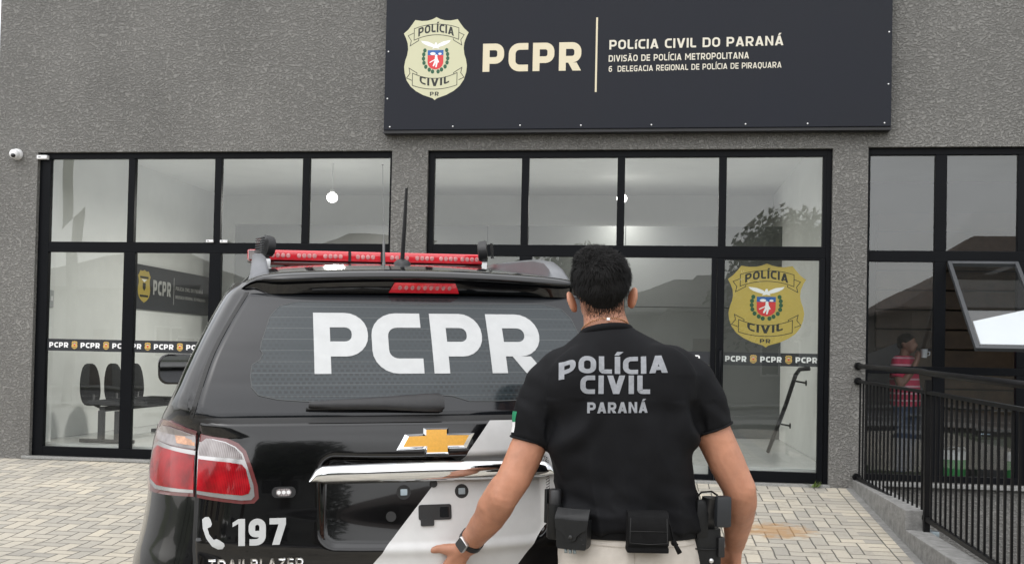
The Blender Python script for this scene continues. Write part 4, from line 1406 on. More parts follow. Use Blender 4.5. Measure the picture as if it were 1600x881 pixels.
# chrome handle bar
bm = bmesh.new(); rings = []
for i in range(41):
    u = -.372 + .744*i/40
    q = abs(u)/.372
    zb_ = 1.1075 + .006*max(0, q-.9)*10
    zt_ = 1.166 - .006*q*q - .046*(1-math.sqrt(max(0, 1-(max(0, q-.86)/.1402)**2)))
    hh = max((zt_-zb_)/2, .004); wc = (zt_+zb_)/2
    prof = [(-.90, .006), (-1.0, .020), (-.72, .030), (-.2, .037), (.5, .034), (.9, .022), (1.0, .010), (.95, .003)]
    rings.append([Vector((u, Vr(u, 1.136)+.012-o*(1-.3*max(0, q-.9)*10), wc+hh*z)) for z, o in prof])
loft(bm, rings); bmesh.ops.recalc_face_normals(bm, faces=bm.faces[:])
cp('chrome_handle', bm, M_chrome, tailgate, angle=50)
# recess details
fast = []
for u, w, r in ((-.095, 1.072, .021), (.080, 1.070, .021)):
    bm = decal_bm([([disc(u, w, r)], .0055, 0)], on_tail, None, skirt=.004)
    s_ = cp('plate_clip', bm, M_trim, tailgate, False)
    bm = decal_bm([([rrect(u-.010, u+.010, w-.009, w+.009, .002)], .009, 0)], on_tail, None, skirt=.006)
    cp('clip_screw', bm, M_steel, s_, False)
for u, w, r in ((-.134, 1.003, .015), (-.005, 1.094, .011)):
    bm = decal_bm([([disc(u, w, r)], .010, 0)], on_tail, None, skirt=.008)
    cp('rubber_stop', bm, M_trim, tailgate, False)
bm = decal_bm([([rrect(-.052, .047, .989, 1.034, .007)], .0075, 0)], on_tail, None, skirt=.006)
hl = cp('tailgate_release', bm, M_plastic_b, tailgate, False)
bm = decal_bm([([rrect(-.046, -.006, .972, .993, .004)], .010, 0)], on_tail, None, skirt=.006)
cp('release_button', bm, M_plastic_b, hl, False)
bm = decal_bm([([rrect(.012, .040, .996, 1.026, .004)], .0082, 0)], on_tail, None)
cp('camera_window', bm, M_carglass, hl, False)
# bow-tie badge
bow = [(-.036, 1.261), (.040, 1.261), (.039, 1.244), (.119, 1.244), (.093, 1.200), (.041, 1.200), (.041, 1.182), (-.036, 1.182), (-.035, 1.200), (-.118, 1.198), (-.092, 1.243), (-.037, 1.245)]
cx_, cy_ = sum(p[0] for p in bow)/12, sum(p[1] for p in bow)/12
inner = [(-.029, 1.2545), (.033, 1.2545), (.032, 1.238), (.100, 1.237), (.082, 1.2075), (.034, 1.2075), (.034, 1.189), (-.029, 1.189), (-.028, 1.2075), (-.100, 1.2065), (-.082, 1.236), (-.030, 1.2375)]
bm = bmesh.new()
A = [on_tail(u, w, .004) for u, w in bow]; B = [on_tail(u, w, .014) for u, w in inner]
va = [bm.verts.new(p) for p in A]; vb = [bm.verts.new(p) for p in B]
for k in range(12): bm.faces.new((va[k], va[(k+1) % 12], vb[(k+1) % 12], vb[k]))
bmesh.ops.recalc_face_normals(bm, faces=bm.faces[:])
badge = cp('badge', bm, M_chrome, tailgate, False)
bm = decal_bm([([inner], .0142, 0)], on_tail, .04); cp('badge_inlay', bm, M_badgegold, badge)
# small white strobe unit
bm = decal_bm([([rrect(-.477, -.410, 1.070, 1.101, .014)], .010, 0)], on_tail, None, skirt=.008)
st = cp('strobe_light', bm, M_plastic_b, tailgate, False)
bm = decal_bm([([rrect(-.465, -.422, 1.075, 1.096, .010)], .0125, 0)], on_tail, None, skirt=.003)
cp('strobe_lens', bm, M_clearlens, st, False)
bm = decal_bm([([disc(-.457+.0135*k, 1.0855, .0055) for k in range(3)], .0130, 0)], on_tail); cp('strobe_led', bm, M_plastic_w, st, False)
# telephone number
ph = [(-.668, 1.010), (-.660, 1.017), (-.650, 1.018), (-.645, 1.011), (-.641, .998), (-.644, .991), (-.653, .986), (-.648, .970), (-.636, .955), (-.628, .958), (-.618, .953), (-.608, .946), (-.606, .939), (-.612, .931), (-.624, .930), (-.640, .938), (-.656, .958), (-.666, .985)]
ph = [(u*1.0, w) for u, w in ph]
bm = decal_bm([([ph], .0058, 0), (text_polys('197', -.585, .938, .075, t=.235, wf=1.0, sp=.13, width=.148), .0058, 0)], on_tail, .03)
cp('telephone_number', bm, M_letter, tailgate)
bm = decal_bm([(text_polys('TRAILBLAZER', -.650, .866, .034, t=.20, wf=1.15, sp=.2, width=.262), .007, 0)], on_tail, .03, skirt=.005)
cp('chrome_lettering', bm, M_chrome, tailgate, False)

# tail lamps in arc/height coordinates so that they wrap round the corner
def arcmap(f=Vr):
    def m(a, w, o):
        h = hw(w); u = h*math.sin(a); v = f(u, w)
        e = .01
        a1, a2 = max(a-e, -1.565), min(a+e, 1.565)
        p1 = Vector((h*math.sin(a1), f(h*math.sin(a1), w), w)); p2 = Vector((h*math.sin(a2), f(h*math.sin(a2), w), w))
        t1 = (p2-p1).normalized()
        hq = hw(w+.004); hr_ = hw(w-.004)
        q1 = Vector((hq*math.sin(a), f(hq*math.sin(a), w+.004), w+.004)); q2 = Vector((hr_*math.sin(a), f(hr_*math.sin(a), w-.004), w-.004))
        n = t1.cross(q1-q2).normalized()
        return Vector((u, v, w)) + n*o
    return m
am = arcmap()
def UA(u, w):
    return math.asin(max(-1, min(1, u/hw(w))))
def lamp(s, inner_side):
    F = lambda pts: [(s*UA(u, w) if abs(u) < 5 else s*(u-10 if u > 0 else u+10), w) for u, w in pts]
    A = lambda deg: -R(deg)-10     # explicit angle
    if inner_side:
        out = [(-.676, 1.252), (-.60, 1.238), (-.57, 1.225), (-.549, 1.204), (-.533, 1.160), (-.516, 1.105), (-.513, 1.070), (-.526, 1.056), (-.56, 1.055), (-.683, 1.070)]
        chrome = [(-.676, 1.243), (-.605, 1.228), (-.577, 1.215), (-.558, 1.197), (-.544, 1.157), (-.528, 1.107), (-.525, 1.076), (-.534, 1.066), (-.56, 1.065), (-.683, 1.080)]
        top = [(-.676, 1.241), (-.607, 1.226), (-.580, 1.213), (-.563, 1.195), (-.556, 1.180), (-.600, 1.184), (-.678, 1.188)]
        red = [(-.679, 1.178), (-.60, 1.172), (-.560, 1.166), (-.549, 1.153), (-.536, 1.098), (-.541, 1.084), (-.558, 1.079), (-.682, 1.090)]
        L = [([F(out)], .006, 0), ([F(chrome)], .008, 1), ([F(top)], .0095, 2), ([F(red)], .0095, 3)]
    else:
        out = [(-.688, 1.254), (-.73, 1.268), (A(72), 1.282), (A(79), 1.280), (A(84), 1.255), (A(87), 1.20), (A(88), 1.14), (A(86), 1.085), (A(78), 1.062), (A(68), 1.066), (-.693, 1.072)]
        chrome = [(-.688, 1.200), (A(66), 1.205), (A(75), 1.212), (A(80), 1.19), (A(82), 1.14), (A(79), 1.092), (A(72), 1.076), (-.693, 1.082)]
        top = [(-.688, 1.247), (-.73, 1.259), (A(70), 1.266), (A(76), 1.262), (A(80), 1.235), (A(76), 1.215), (A(66), 1.209), (-.688, 1.204)]
        red = [(-.690, 1.188), (A(66), 1.195), (A(75), 1.199), (A(79), 1.180), (A(80), 1.135), (A(77), 1.100), (A(71), 1.088), (-.692, 1.091)]
        amber = [(-.689, 1.213), (-.742, 1.216), (-.748, 1.236), (-.722, 1.240), (-.689, 1.232)]
        L = [([F(out)], .006, 0), ([F(chrome)], .008, 1), ([F(top)], .0095, 2), ([F(red)], .0095, 3), ([F(amber)], .0105, 4)]
    if s < 0: L = [([pl[::-1] for pl in ps_], o, m) for ps_, o, m in L]
    parent = car if not inner_side else tailgate
    bm = bmesh.new()
    for i, l in enumerate(L):
        b2 = decal_bm([l], am, .05, skirt=.012 if i == 0 else .0025)
        bmesh.ops.recalc_face_normals(b2, faces=b2.faces[:])
        me = bpy.data.meshes.new('t'); b2.to_mesh(me); b2.free(); bm.from_mesh(me); bpy.data.meshes.remove(me)
    return cp('tail_lamp', bm, [M_redrim, M_lampsilver, M_clearlens, M_redlens, M_amber], parent, angle=30)
for s in (1, -1):
    lamp(s, True); lamp(s, False)

# side windows, door seams, mirrors
sidept = lambda s, v, w, o: Vector((s*(hw(w)*(1.006)+o), v, w))
for s in (1, -1):
    for v0, v1, v2, v3 in ((.62, 1.28, .86, 1.28), (1.34, 2.20, 1.34, 2.16), (2.27, 3.18, 2.24, 2.78)):
        bm = decal_bm([([[(v0, 1.31), (v1, 1.31), (v3, 1.62), (v2, 1.62)]], .010, 0)], lambda v, w, o: sidept(s, v, w, o), .1, skirt=.01)
        bmesh.ops.recalc_face_normals(bm, faces=bm.faces[:])
        cp('side_window', bm, M_carglass)
    m_ = empty('door_mirror'); m_.parent = car; m_.location = (s*.975, 3.2, 1.305)
    bm = bmesh.new()
    rings = []
    for y, k in ((-.045, .96), (-.04, 1.0), (.0, 1.0), (.05, .86), (.09, .55), (.10, .2)):
        rings.append([(x*k, y, z*k) for x, z in rrect(-.11, .10, -.085, .09, .055)])
    loft(bm, rings); bmesh.ops.recalc_face_normals(bm, faces=bm.faces[:]); link_mesh('mirror_shell', bm, M_paint, m_, True, 50)
    bm = bmesh.new(); loft(bm, [[(x, -.047, z) for x, z in rrect(-.098, .088, -.073, .078, .048)], [(x, -.0462, z) for x, z in rrect(-.098, .088, -.073, .078, .048)]])
    bmesh.ops.recalc_face_normals(bm, faces=bm.faces[:]); link_mesh('mirror_glass', bm, mat('mirror_silver', (.45, .46, .47), .02, 1.0), m_, False)
    bm = bmesh.new(); tube(bm, [(-s*.02, .03, -.06), (-s*.09, .05, -.085), (-s*.17, .06, -.09)], .028, 10); link_mesh('mirror_arm', bm, M_paint, m_)
    # wheels with arches
    for v, w in ARCH:
        wh = empty('wheel'); wh.parent = car; wh.location = (s*.80, v, .385)
        prof = [(-.11, .24), (-.125, .30), (-.12, .355), (-.09, .383), (.09, .383), (.12, .355), (.125, .30), (.11, .24)]
        bm = bmesh.new()
        loft(bm, [[(x, r*math.cos(2*math.pi*k/36), r*math.sin(2*math.pi*k/36)) for x, r in prof] for k in range(36)] , caps=False)
        bmesh.ops.recalc_face_normals(bm, faces=bm.faces[:]); link_mesh('tyre', bm, M_tyre, wh, True, 50)
        bm = bmesh.new()
        loft(bm, [[(s*x, r*math.cos(2*math.pi*k/36), r*math.sin(2*math.pi*k/36)) for k in range(36)] for x, r in ((-.09, .24), (.06, .235), (.10, .245))], caps=False)
        for k in range(6):
            a = 2*math.pi*k/6
            M_ = Matrix.Rotation(a, 4, 'X')
            box(bm, min(s*.05, s*.09), max(s*.05, s*.09), -.035, .035, .03, .24, bev=.008, M=M_)
        tube(bm, [(s*.04, 0, 0), (s*.095, 0, 0)], .06, 16)
        bmesh.ops.recalc_face_normals(bm, faces=bm.faces[:]); link_mesh('rim', bm, M_rim, wh, True, 40)
        bm = bmesh.new()
        pts = []
        for k in range(15):
            a = R(-12+204*k/14)
            vv, ww = v+.44*math.cos(a), w+.44*math.sin(a)
            pts.append((s*(hw(max(ww, .4))*1.012-.010), vv, ww))
        tube(bm, pts, .028, 8); cp('wheel_arch', bm, M_dirtyflare)
# windscreen, front lamps, grille
bm = bmesh.new(); g = []
for j in range(7):
    w = 1.30 + .38*j/6; row = []
    for i in range(17):
        u = (i/8-1)*hw(w)*.86
        h = hw(w)*.9
        row.append(bm.verts.new((u, clerp(FV, w)-.55+.55*(max(0, 1-(abs(u)/h)**(1/.55*1.0))**.5)**.8+.012, w+.004)))
    g.append(row)
for a, b in zip(g, g[1:]):
    for k in range(16): bm.faces.new((a[k+1], a[k], b[k], b[k+1]))
cp('windscreen', bm, M_carglass)
for s in (1, -1):
    bm = bmesh.new(); ellipsoid(bm, (s*.60, 4.62, .90), (.20, .16, .085), 20, 12); cp('headlight', bm, M_clearlens)
bm = bmesh.new(); box(bm, -.45, .45, 4.70, 4.845, .62, .93, bev=.03); cp('grille', bm, M_trim)
bm = bmesh.new(); box(bm, -.26, .26, -.062, -.045, .50, .56, bev=.004)
cp('bumper_reflector_plate', bm, M_trim)

# roof rails
for s in (1, -1):
    bm = bmesh.new(); rings = []
    for v, lift, hgt, wd_ in ((.44, -.02, .010, .040), (.47, .0, .030, .038), (.53, .012, .058, .034), (.62, .028, .064, .030), (.80, .040, .050, .026), (1.0, .046, .032, .022), (1.6, .046, .030, .020), (2.2, .044, .030, .020), (2.45, .02, .03, .022), (2.55, -.02, .02, .024)):
        u = s*(.515 + .02*smoothstep(.4, 1.4, v)); b0 = Wc(v)-crown(.53)-.02
        z0_ = b0 + (0 if v < .66 or v > 2.4 else (lift-.0)*.55)
        z1_ = b0 + .02 + lift + hgt*.5
        rings.append([(u-wd_, v, z0_), (u+wd_, v, z0_), (u+wd_*.75, v, z1_-.006), (u+wd_*.45, v, z1_), (u-wd_*.45, v, z1_), (u-wd_*.75, v, z1_-.006)])
    loft(bm, rings); bmesh.ops.recalc_face_normals(bm, faces=bm.faces[:]); cp('roof_rail', bm, M_railgrey, angle=40)

# aerials
bm = bmesh.new()
loft(bm, [[(.012+r*k_*math.cos(2*math.pi*q/16), .9+r*1.3*k_*math.sin(2*math.pi*q/16), z) for q in range(16)] for z, r, k_ in ((1.795, .034, 1), (1.806, .032, 1), (1.814, .024, 1), (1.820, .010, 1))])
aer = cp('roof_aerial', bm, M_plastic_b, angle=50)
bm = bmesh.new(); tube(bm, [(.012, .9, 1.815), (.016, .87, 1.95), (.020, .85, 2.085)], [.0085, .0075, .0055], 10)
cp('aerial_mast', bm, M_plastic_b, aer)
bm = bmesh.new(); tube(bm, [(-.012, 1.3, 1.815), (-.012, 1.3, 1.835), (-.013, 1.3, 1.915), (-.013, 1.3, 1.925)], [.010, .0055, .0055, .002], 10)
aer = cp('radio_aerial', bm, mat('aerial_base_grey', (.16, .16, .16), .4, .6))
bm = bmesh.new(); tube(bm, [(-.013, 1.3, 1.92), (-.02, 1.295, 2.237)], .0014, 6); ellipsoid(bm, (-.02, 1.295, 2.238), (.004, .004, .004), 8, 6); cp('aerial_whip', bm, mat('aerial_wire', (.25, .25, .25), .5, .5), aer)

# lightbar
lb = empty('lightbar'); lb.parent = car; lb.location = (0, 1.8, 1.843)
bm = bmesh.new()
rings = [[(u, y*k, .03+z*k) for y, z in rrect(-.14, .14, -.022, .025, .007, 3)] for u, k in [(-.572, .86), (-.566, .98), (-.56, 1)] + [(-.56+1.06*i/10, 1) for i in range(1, 11)] + [(.506, .98), (.512, .86)]]
loft(bm, rings); bmesh.ops.recalc_face_normals(bm, faces=bm.faces[:]); link_mesh('red_lens', bm, M_ledred, lb, True, 40)
bm = bmesh.new(); box(bm, -.555, .495, -.130, .130, -.012, .004, bev=.004); link_mesh('base_rail', bm, M_redrim, lb)
for u in (-.43, -.315, -.20, -.055, .10, .215, .325, .425):
    bm = bmesh.new()
    for q in range(4):
        ellipsoid(bm, (u-.033+.0225*q, -.1402, .031), (.0100, .0012, .0105), 12, 6)
    link_mesh('led_module', bm, M_ledcell, lb)
bm = bmesh.new(); box(bm, -.5665, -.50, -.1415, -.136, .011, .052, bev=.002); link_mesh('clear_end_lens', bm, M_clearlens, lb)
for u in (-.125, .02):
    bm = bmesh.new(); box(bm, u-.006, u+.006, -.1432, -.139, .009, .054); link_mesh('divider', bm, M_trim, lb)
for u in (-.40, -.28, .33):
    bm = bmesh.new(); box(bm, u-.015, u+.015, -.03, .03, -.05, -.008); link_mesh('mount_foot', bm, M_trim, lb)
bm = bmesh.new()
tube(bm, [(-.47, -.20, -.045), (-.42, -.17, -.02), (-.38, -.15, -.035), (-.33, -.14, -.02), (-.28, -.13, -.015)], .006, 6)
tube(bm, [(-.44, -.19, -.03), (-.36, -.16, -.025), (-.30, -.12, -.05)], .004, 6)
link_mesh('wiring', bm, M_trim, lb)
# round work lamps standing at both ends of the bar, seen edge on
for s, ang, u0 in ((-1, 96, -.487), (1, 84, .468)):
    wl = empty('work_lamp'); wl.parent = car; wl.location = (u0, 1.55, 1.905); wl.rotation_euler = (0, R(-s*4), R(ang-90 + (18 if s < 0 else -8)))
    bm = bmesh.new()
    prof = [(-.026, .028), (-.022, .042), (-.006, .047), (.014, .047), (.016, .042)]
    loft(bm, [[(x*-s*-1, r*math.cos(2*math.pi*k/24), r*math.sin(2*math.pi*k/24)) for k in range(24)] for x, r in prof])
    bmesh.ops.recalc_face_normals(bm, faces=bm.faces[:]); link_mesh('lamp_housing', bm, M_plastic_b, wl, True, 30)
    bm = bmesh.new()
    for k in range(7): box(bm, -s*-.036 - .004, -s*-.036 + .008, -.036, .036, -.03+.01*k-.002, -.03+.01*k+.002)
    link_mesh('cooling_fin', bm, M_plastic_b, wl)
    bm = bmesh.new(); loft(bm, [[(-s*x, r*math.cos(2*math.pi*k/24), r*math.sin(2*math.pi*k/24)) for k in range(24)] for x, r in ((.0155, .042), (.021, .037))])
    bmesh.ops.recalc_face_normals(bm, faces=bm.faces[:]); link_mesh('lamp_lens', bm, M_clearlens, wl, True, 30)
    bm = bmesh.new(); tube(bm, [(-.01, 0, -.062), (.012, 0, -.062)], .016, 14)
    box(bm, -.012, .012, -.02, .02, -.095, -.06, bev=.003); link_mesh('lamp_bracket', bm, M_plastic_w if s > 0 else M_screw, wl, True, 40)

# ------------------------------------------------------------------ people
def skin_material(name, col):
    m = mat(name, col, .50, var=.17, vscale=11, bump=.22, bscale=160, bdist=.002)
    b = m.node_tree.nodes['Principled BSDF']
    b.inputs['Subsurface Weight'].default_value = .12
    b.inputs['Subsurface Radius'].default_value = (.012, .005, .003)
    b.inputs['Subsurface Scale'].default_value = .6
    return m
def cloth_material(name, col, bump=.25, bscale=420, rough=.88):
    m = mat(name, col, rough, var=.12, vscale=9, bump=bump, bscale=bscale, bdist=.002)
    m.node_tree.nodes['Principled BSDF'].inputs['Specular IOR Level'].default_value = .18
    return m

def blob(name, fill, voxel, smooth, m, parent=None, after=None):
    """one continuous surface grown round overlapping volumes"""
    bm = bmesh.new(); fill(bm)
    bmesh.ops.recalc_face_normals(bm, faces=bm.faces[:])
    me = bpy.data.meshes.new(name); bm.to_mesh(me); bm.free()
    o = bpy.data.objects.new(name, me); COL.objects.link(o)
    r = o.modifiers.new('r', 'REMESH'); r.mode = 'VOXEL'; r.voxel_size = voxel; r.use_smooth_shade = True
    s = o.modifiers.new('s', 'SMOOTH'); s.factor = .5; s.iterations = smooth
    dg = bpy.context.evaluated_depsgraph_get()
    me2 = bpy.data.meshes.new_from_object(o.evaluated_get(dg))
    o.modifiers.clear(); o.data = me2; bpy.data.meshes.remove(me)
    me2.name = name; me2.materials.clear(); me2.materials.append(m)
    if after:
        b2 = bmesh.new(); b2.from_mesh(me2); b2.normal_update()
        after(b2); b2.normal_update(); b2.to_mesh(me2); b2.free()
    for p in me2.polygons: p.use_smooth = True
    if parent: o.parent = parent
    return o

def limb(bm, pts, rad, n=16):
    tube(bm, pts, rad, n)
    for p, r in zip(pts, rad): ellipsoid(bm, p, (r, r, r), n, 10)
def limb_flat(bm, pts, rad, n=16):
    tube(bm, pts, rad, n)
    for p, r in zip(pts[:-1], rad[:-1]): ellipsoid(bm, p, (r, r, r), n, 10)
def ring(cx, cy, rx, ry, z, p=2.3, n=32, tilt=0.0):
    out = []
    for k in range(n):
        a = 2*math.pi*k/n
        c, s = math.cos(a), math.sin(a)
        x = rx*math.copysign(abs(c)**(2/p), c); y = ry*math.copysign(abs(s)**(2/p), s)
        out.append((cx+x, cy+y, z+tilt*x))
    return out
def nz(x, y, z): return noise.noise(Vector((x, y, z)))
def caster(o):
    me = o.data
    return BVHTree.FromPolygons([v.co.copy() for v in me.vertices], [tuple(p.vertices) for p in me.polygons])

M_skin = skin_material('tanned_skin', (.43, .20, .122))
M_hair = mat('short_black_hair', (.0045, .004, .0037), .6, var=.4, vscale=60, spec=.16)
M_tee = cloth_material('black_jersey', (.0042, .0044, .0056), .15, 420, .72)
M_tee.node_tree.nodes['Principled BSDF'].inputs['Specular IOR Level'].default_value = .17
M_beige = cloth_material('beige_twill', (.50, .46, .41), .35, 520)
M_nylon = mat('black_nylon', (.0055, .0055, .0058), .8, spec=.15, var=.3, vscale=40, bump=.4, bscale=500, bdist=.002)
M_polymer = mat('moulded_black_polymer', (.0075, .008, .0085), .45, spec=.3, var=.2, vscale=40, bump=.15, bscale=300, bdist=.002)
M_print = mat('grey_screen_print', (.24, .25, .27), .6, var=.16, vscale=70)

OFF = empty('person', (-.075, 2.874, -.35), R(7.3), 'man in black T-shirt and beige trousers seen from behind, hand on the black car', 'person')
HC = Vector((-.043, .012, 1.668))
HM = Matrix.Translation(HC) @ Matrix.Rotation(R(-5), 4, 'Y') @ Matrix.Rotation(R(4), 4, 'X')
hd = lambda x, y, z: HM @ Vector((x, y, z))

def body_fill(bm):
    H3 = HM.to_3x3()
    ellipsoid(bm, hd(0, -.004, .018), (.075, .094, .088), 24, 16, H3)
    ellipsoid(bm, hd(0, .045, -.042), (.060, .055, .074), 20, 14, H3)
    ellipsoid(bm, hd(0, .052, -.088), (.043, .042, .032), 16, 12, H3)
    ellipsoid(bm, hd(0, -.035, -.045), (.058, .052, .06), 16, 12, H3)
    limb(bm, [hd(0, .096, .0), hd(0, .112, -.03), hd(0, .116, -.042)], [.008, .011, .013], 10)
    limb(bm, [hd(-.035, .086, .012), hd(0, .094, .010), hd(.035, .086, .012)], [.010, .011, .010], 10)
    ellipsoid(bm, hd(0, .101, -.072), (.024, .010, .010), 12, 8, H3)
    for s in (1, -1):      # ears
        T_ = HM.to_3x3() @ Matrix.Rotation(R(s*24), 3, 'Z') @ Matrix.Rotation(R(s*16), 3, 'Y')
        ellipsoid(bm, hd(s*.083, -.004, -.034), (.0075, .020, .032), 14, 12, T_)
        pts = []
        for k in range(9):
            a = R(-70+230*k/8)
            pts.append(hd(s*.083, -.004, -.034) + T_ @ Vector((s*.004, -.018*math.cos(a)*1.0, .029*math.sin(a))))
        limb(bm, pts, [.0055]*9, 8)
    # neck and trunk (under the clothes)
    loft(bm, [ring(-.040, .004, .056, .060, 1.640), ring(-.036, .0, .058, .060, 1.60), ring(-.028, -.006, .063, .066, 1.565), ring(-.02, -.008, .075, .075, 1.53), ring(-.005, -.004, .13, .085, 1.49), ring(.01, 0, .175, .10, 1.42), ring(.02, 0, .185, .11, 1.30), ring(.025, 0, .165, .105, 1.15), ring(.04, 0, .165, .105, 1.0), ring(.045, 0, .165, .105, .90)])
    # his left arm, reaching to the tailgate
    limb(bm, [(-.165, -.005, 1.42), (-.2135, -.010, 1.305), (-.238, -.015, 1.225), (-.278, -.026, 1.135), (-.305, -.03, 1.085)], [.045, .048, .050, .048, .044], 18)
    limb(bm, [(-.305, -.03, 1.085), (-.322, .004, 1.055), (-.345, .05, 1.012), (-.380, .11, .958), (-.412, .163, .908)], [.043, .046, .045, .037, .029], 18)
    ellipsoid(bm, (-.300, -.052, 1.078), (.022, .018, .024), 12, 8)
    ellipsoid(bm, (-.405, .150, .915), (.034, .022, .030), 14, 10)
    limb(bm, [(-.318, -.030, 1.12), (-.345, .005, 1.055), (-.368, .06, 1.005)], [.024, .034, .026], 14)
    limb(bm, [(.366, -.004, 1.12), (.376, .02, 1.07), (.380, .07, 1.01)], [.022, .029, .023], 14)
    kn = [(-.487, .188, .828), (-.466, .190, .816), (-.444, .190, .817), (-.423, .188, .828)]
    for (x, y, z), l, sp in zip(kn, (.074, .082, .076, .060), (-.014, -.004, .006, .016)):
        limb(bm, [(-.415+(x+.45)*.25, .166, .905), ((-.43+x)/2, .183, .862), (x, y, z)], [.021, .0155, .0125], 12)
        limb(bm, [(x, y, z), (x+sp*.4, y+.008, z-l*.42), (x+sp*.8, y+.010, z-l*.75), (x+sp, y+.011, z-l)], [.0115, .0098, .0088, .0075], 12)
    limb(bm, [(-.420, .168, .900), (-.458, .178, .897), (-.490, .186, .898), (-.518, .192, .891), (-.540, .196, .884)], [.022, .019, .0135, .0118, .0098], 14)
    # his right arm, hanging
    limb(bm, [(.18, 0, 1.42), (.246, 0, 1.335), (.2745, .0, 1.27), (.313, -.002, 1.19), (.352, -.004, 1.115)], [.045, .050, .052, .050, .046], 18)
    limb(bm, [(.352, -.004, 1.115), (.361, .030, 1.075), (.368, .075, 1.03), (.374, .13, .975), (.380, .178, .928)], [.046, .047, .044, .037, .029], 18)
    ellipsoid(bm, (.360, -.022, 1.105), (.022, .018, .026), 12, 8)
    ellipsoid(bm, (.381, .176, .932), (.030, .030, .026), 14, 10)
    for dx, dy_, l in ((-.012, .034, .072), (-.002, .012, .080), (.004, -.010, .074), (.010, -.030, .060)):
        x, y, z = .376+dx, .205+dy_, .842
        limb(bm, [(.380, .182+dy_*.4, .918), (.378+dx*.6, .195+dy_*.8, .88), (x, y, z)], [.020, .0155, .0125], 12)
        limb(bm, [(x, y, z), (x-.010, y+.004, z-l*.42), (x-.024, y+.002, z-l*.74), (x-.036, y-.004, z-l*.92)], [.0115, .010, .0088, .0076], 12)
    limb(bm, [(.368, .19, .905), (.350, .215, .880), (.340, .232, .855), (.336, .24, .832)], [.021, .017, .013, .010], 12)
    # legs
    for s, x in ((-1, -.07), (1, .165)):
        limb(bm, [(.045+s*.085, 0, .90), (x, .005, .50), (x, -.02, .10)], [.085, .055, .038], 16)
        limb(bm, [(x, -.02, .07), (x+s*.01, .12, .04)], [.04, .032], 12)
def body_after(bm):
    for v in bm.verts:       # slight muscle and tendon relief on the arms
        if abs(v.co.x) > .2 and v.co.z < 1.25:
            v.co += v.normal*(.0024*nz(v.co.x*22, v.co.y*22, v.co.z*11) + .0007*nz(v.co.x*80, v.co.y*80, v.co.z*60))
            for e_ in ((-.303, -.052, 1.080), (.360, -.026, 1.106)):      # elbow creases
                r_ = (v.co-Vector(e_)).length
                v.co += v.normal*(-.0012*math.exp(-(r_/.035)**2)*abs(math.sin(150*(v.co.z-e_[2])+40*(v.co.x-e_[0]))))
body_ = blob('body', body_fill, .0048, 7, M_skin, OFF, body_after)

# hair: cap with short strands
def hair_fill(bm):
    H3 = HM.to_3x3()
    ellipsoid(bm, hd(0, -.010, .028), (.0825, .098, .083), 28, 18, H3)
    ellipsoid(bm, hd(0, -.040, .002), (.0745, .066, .070), 24, 16, H3)
    ellipsoid(bm, hd(0, -.046, -.034), (.054, .048, .044), 20, 14, H3)
    ellipsoid(bm, hd(-.012, -.01, .072), (.062, .075, .045), 20, 14, H3)
HI = HM.inverted()
def hair_after(bm):
    kill = []
    for f in bm.faces:
        q = HI @ f.calc_center_median()
        if (q.y > .062 - .02*max(0, q.z) and q.z < .062) or (q.y > -.022+.0*q.z and q.z < -.004 + .0*q.y): kill.append(f)
        elif q.z < -.058 + 9*q.x*q.x: kill.append(f)
    bmesh.ops.delete(bm, geom=kill, context='FACES')
    for v in bm.verts:
        v.co += v.normal*(.0035*nz(v.co.x*38, v.co.y*38, v.co.z*22) + .002*nz(v.co.x*90, v.co.y*90, v.co.z*60))
    fs = bm.faces[:]
    rnd = random.Random(3)
    for k in range(7500):
        f = rnd.choice(fs)
        c = f.calc_center_median(); n = f.normal.copy(); q = HI @ c
        if q.z < -.05 and rnd.random() < .55: continue
        swirl = Vector((.35*math.sin(q.z*30+q.x*20), .2, -.9 if q.z < .06 else -.25)) + Vector((rnd.uniform(-.4, .4), rnd.uniform(-.4, .4), rnd.uniform(-.3, .3)))
        t = (swirl - n*swirl.dot(n)).normalized()
        lf = .55 if q.z < -.03 else 1
        L = rnd.uniform(.010, .024)*lf
        d = (t*.9 + n*rnd.uniform(.12, .45 if q.z > .05 else .25)).normalized()
        s = d.cross(n).normalized()*rnd.uniform(.0006, .0013)
        p = c + n*.0005
        a = [bm.verts.new(x) for x in (p-s, p+s, p+d*L*.6+s*.6, p+d*L, p+d*L*.6-s*.6)]
        bm.faces.new(a)
    BT = caster(body_); rnd = random.Random(9)
    for k in range(1900):
        x = rnd.uniform(-.062, .062); z = -.098 + .062*rnd.random()**.55
        if rnd.random() < .25*(abs(x)/.06): continue
        p0 = hd(x, -.3, z); dr = (hd(x, 0, z)-p0).normalized()
        p, n, i, dd = BT.ray_cast(p0, dr)
        if p is None: continue
        dn = (Vector((rnd.uniform(-.3, .3), 0, -1)) - n*Vector((0, 0, -1)).dot(n)).normalized()*.9 + n*.25
        s = dn.cross(n).normalized()*.00055; L = rnd.uniform(.004, .010)*smoothstep(-.102, -.045, z) + .0015
        bm.faces.new([bm.verts.new(q) for q in (p-s, p+s, p+dn*L)])
hair = blob('hair', hair_fill, .006, 4, M_hair, OFF, hair_after)
bm = bmesh.new()
for s in (1, -1):
    ellipsoid(bm, hd(s*.030, .088, .0), (.011, .011, .011), 12, 10)
link_mesh('eyes', bm, mat('eye_white', (.75, .73, .70), .2), OFF)
bm = bmesh.new()
for s in (1, -1): ellipsoid(bm, hd(s*.030, .0975, .0), (.005, .003, .005), 10, 8)
link_mesh('irises', bm, mat('brown_iris', (.03, .015, .008), .2), OFF)
bm = bmesh.new(); tube(bm, [hd(-.022, .106, -.073), hd(0, .112, -.072), hd(.022, .106, -.073)], [.003, .006, .003], 8)
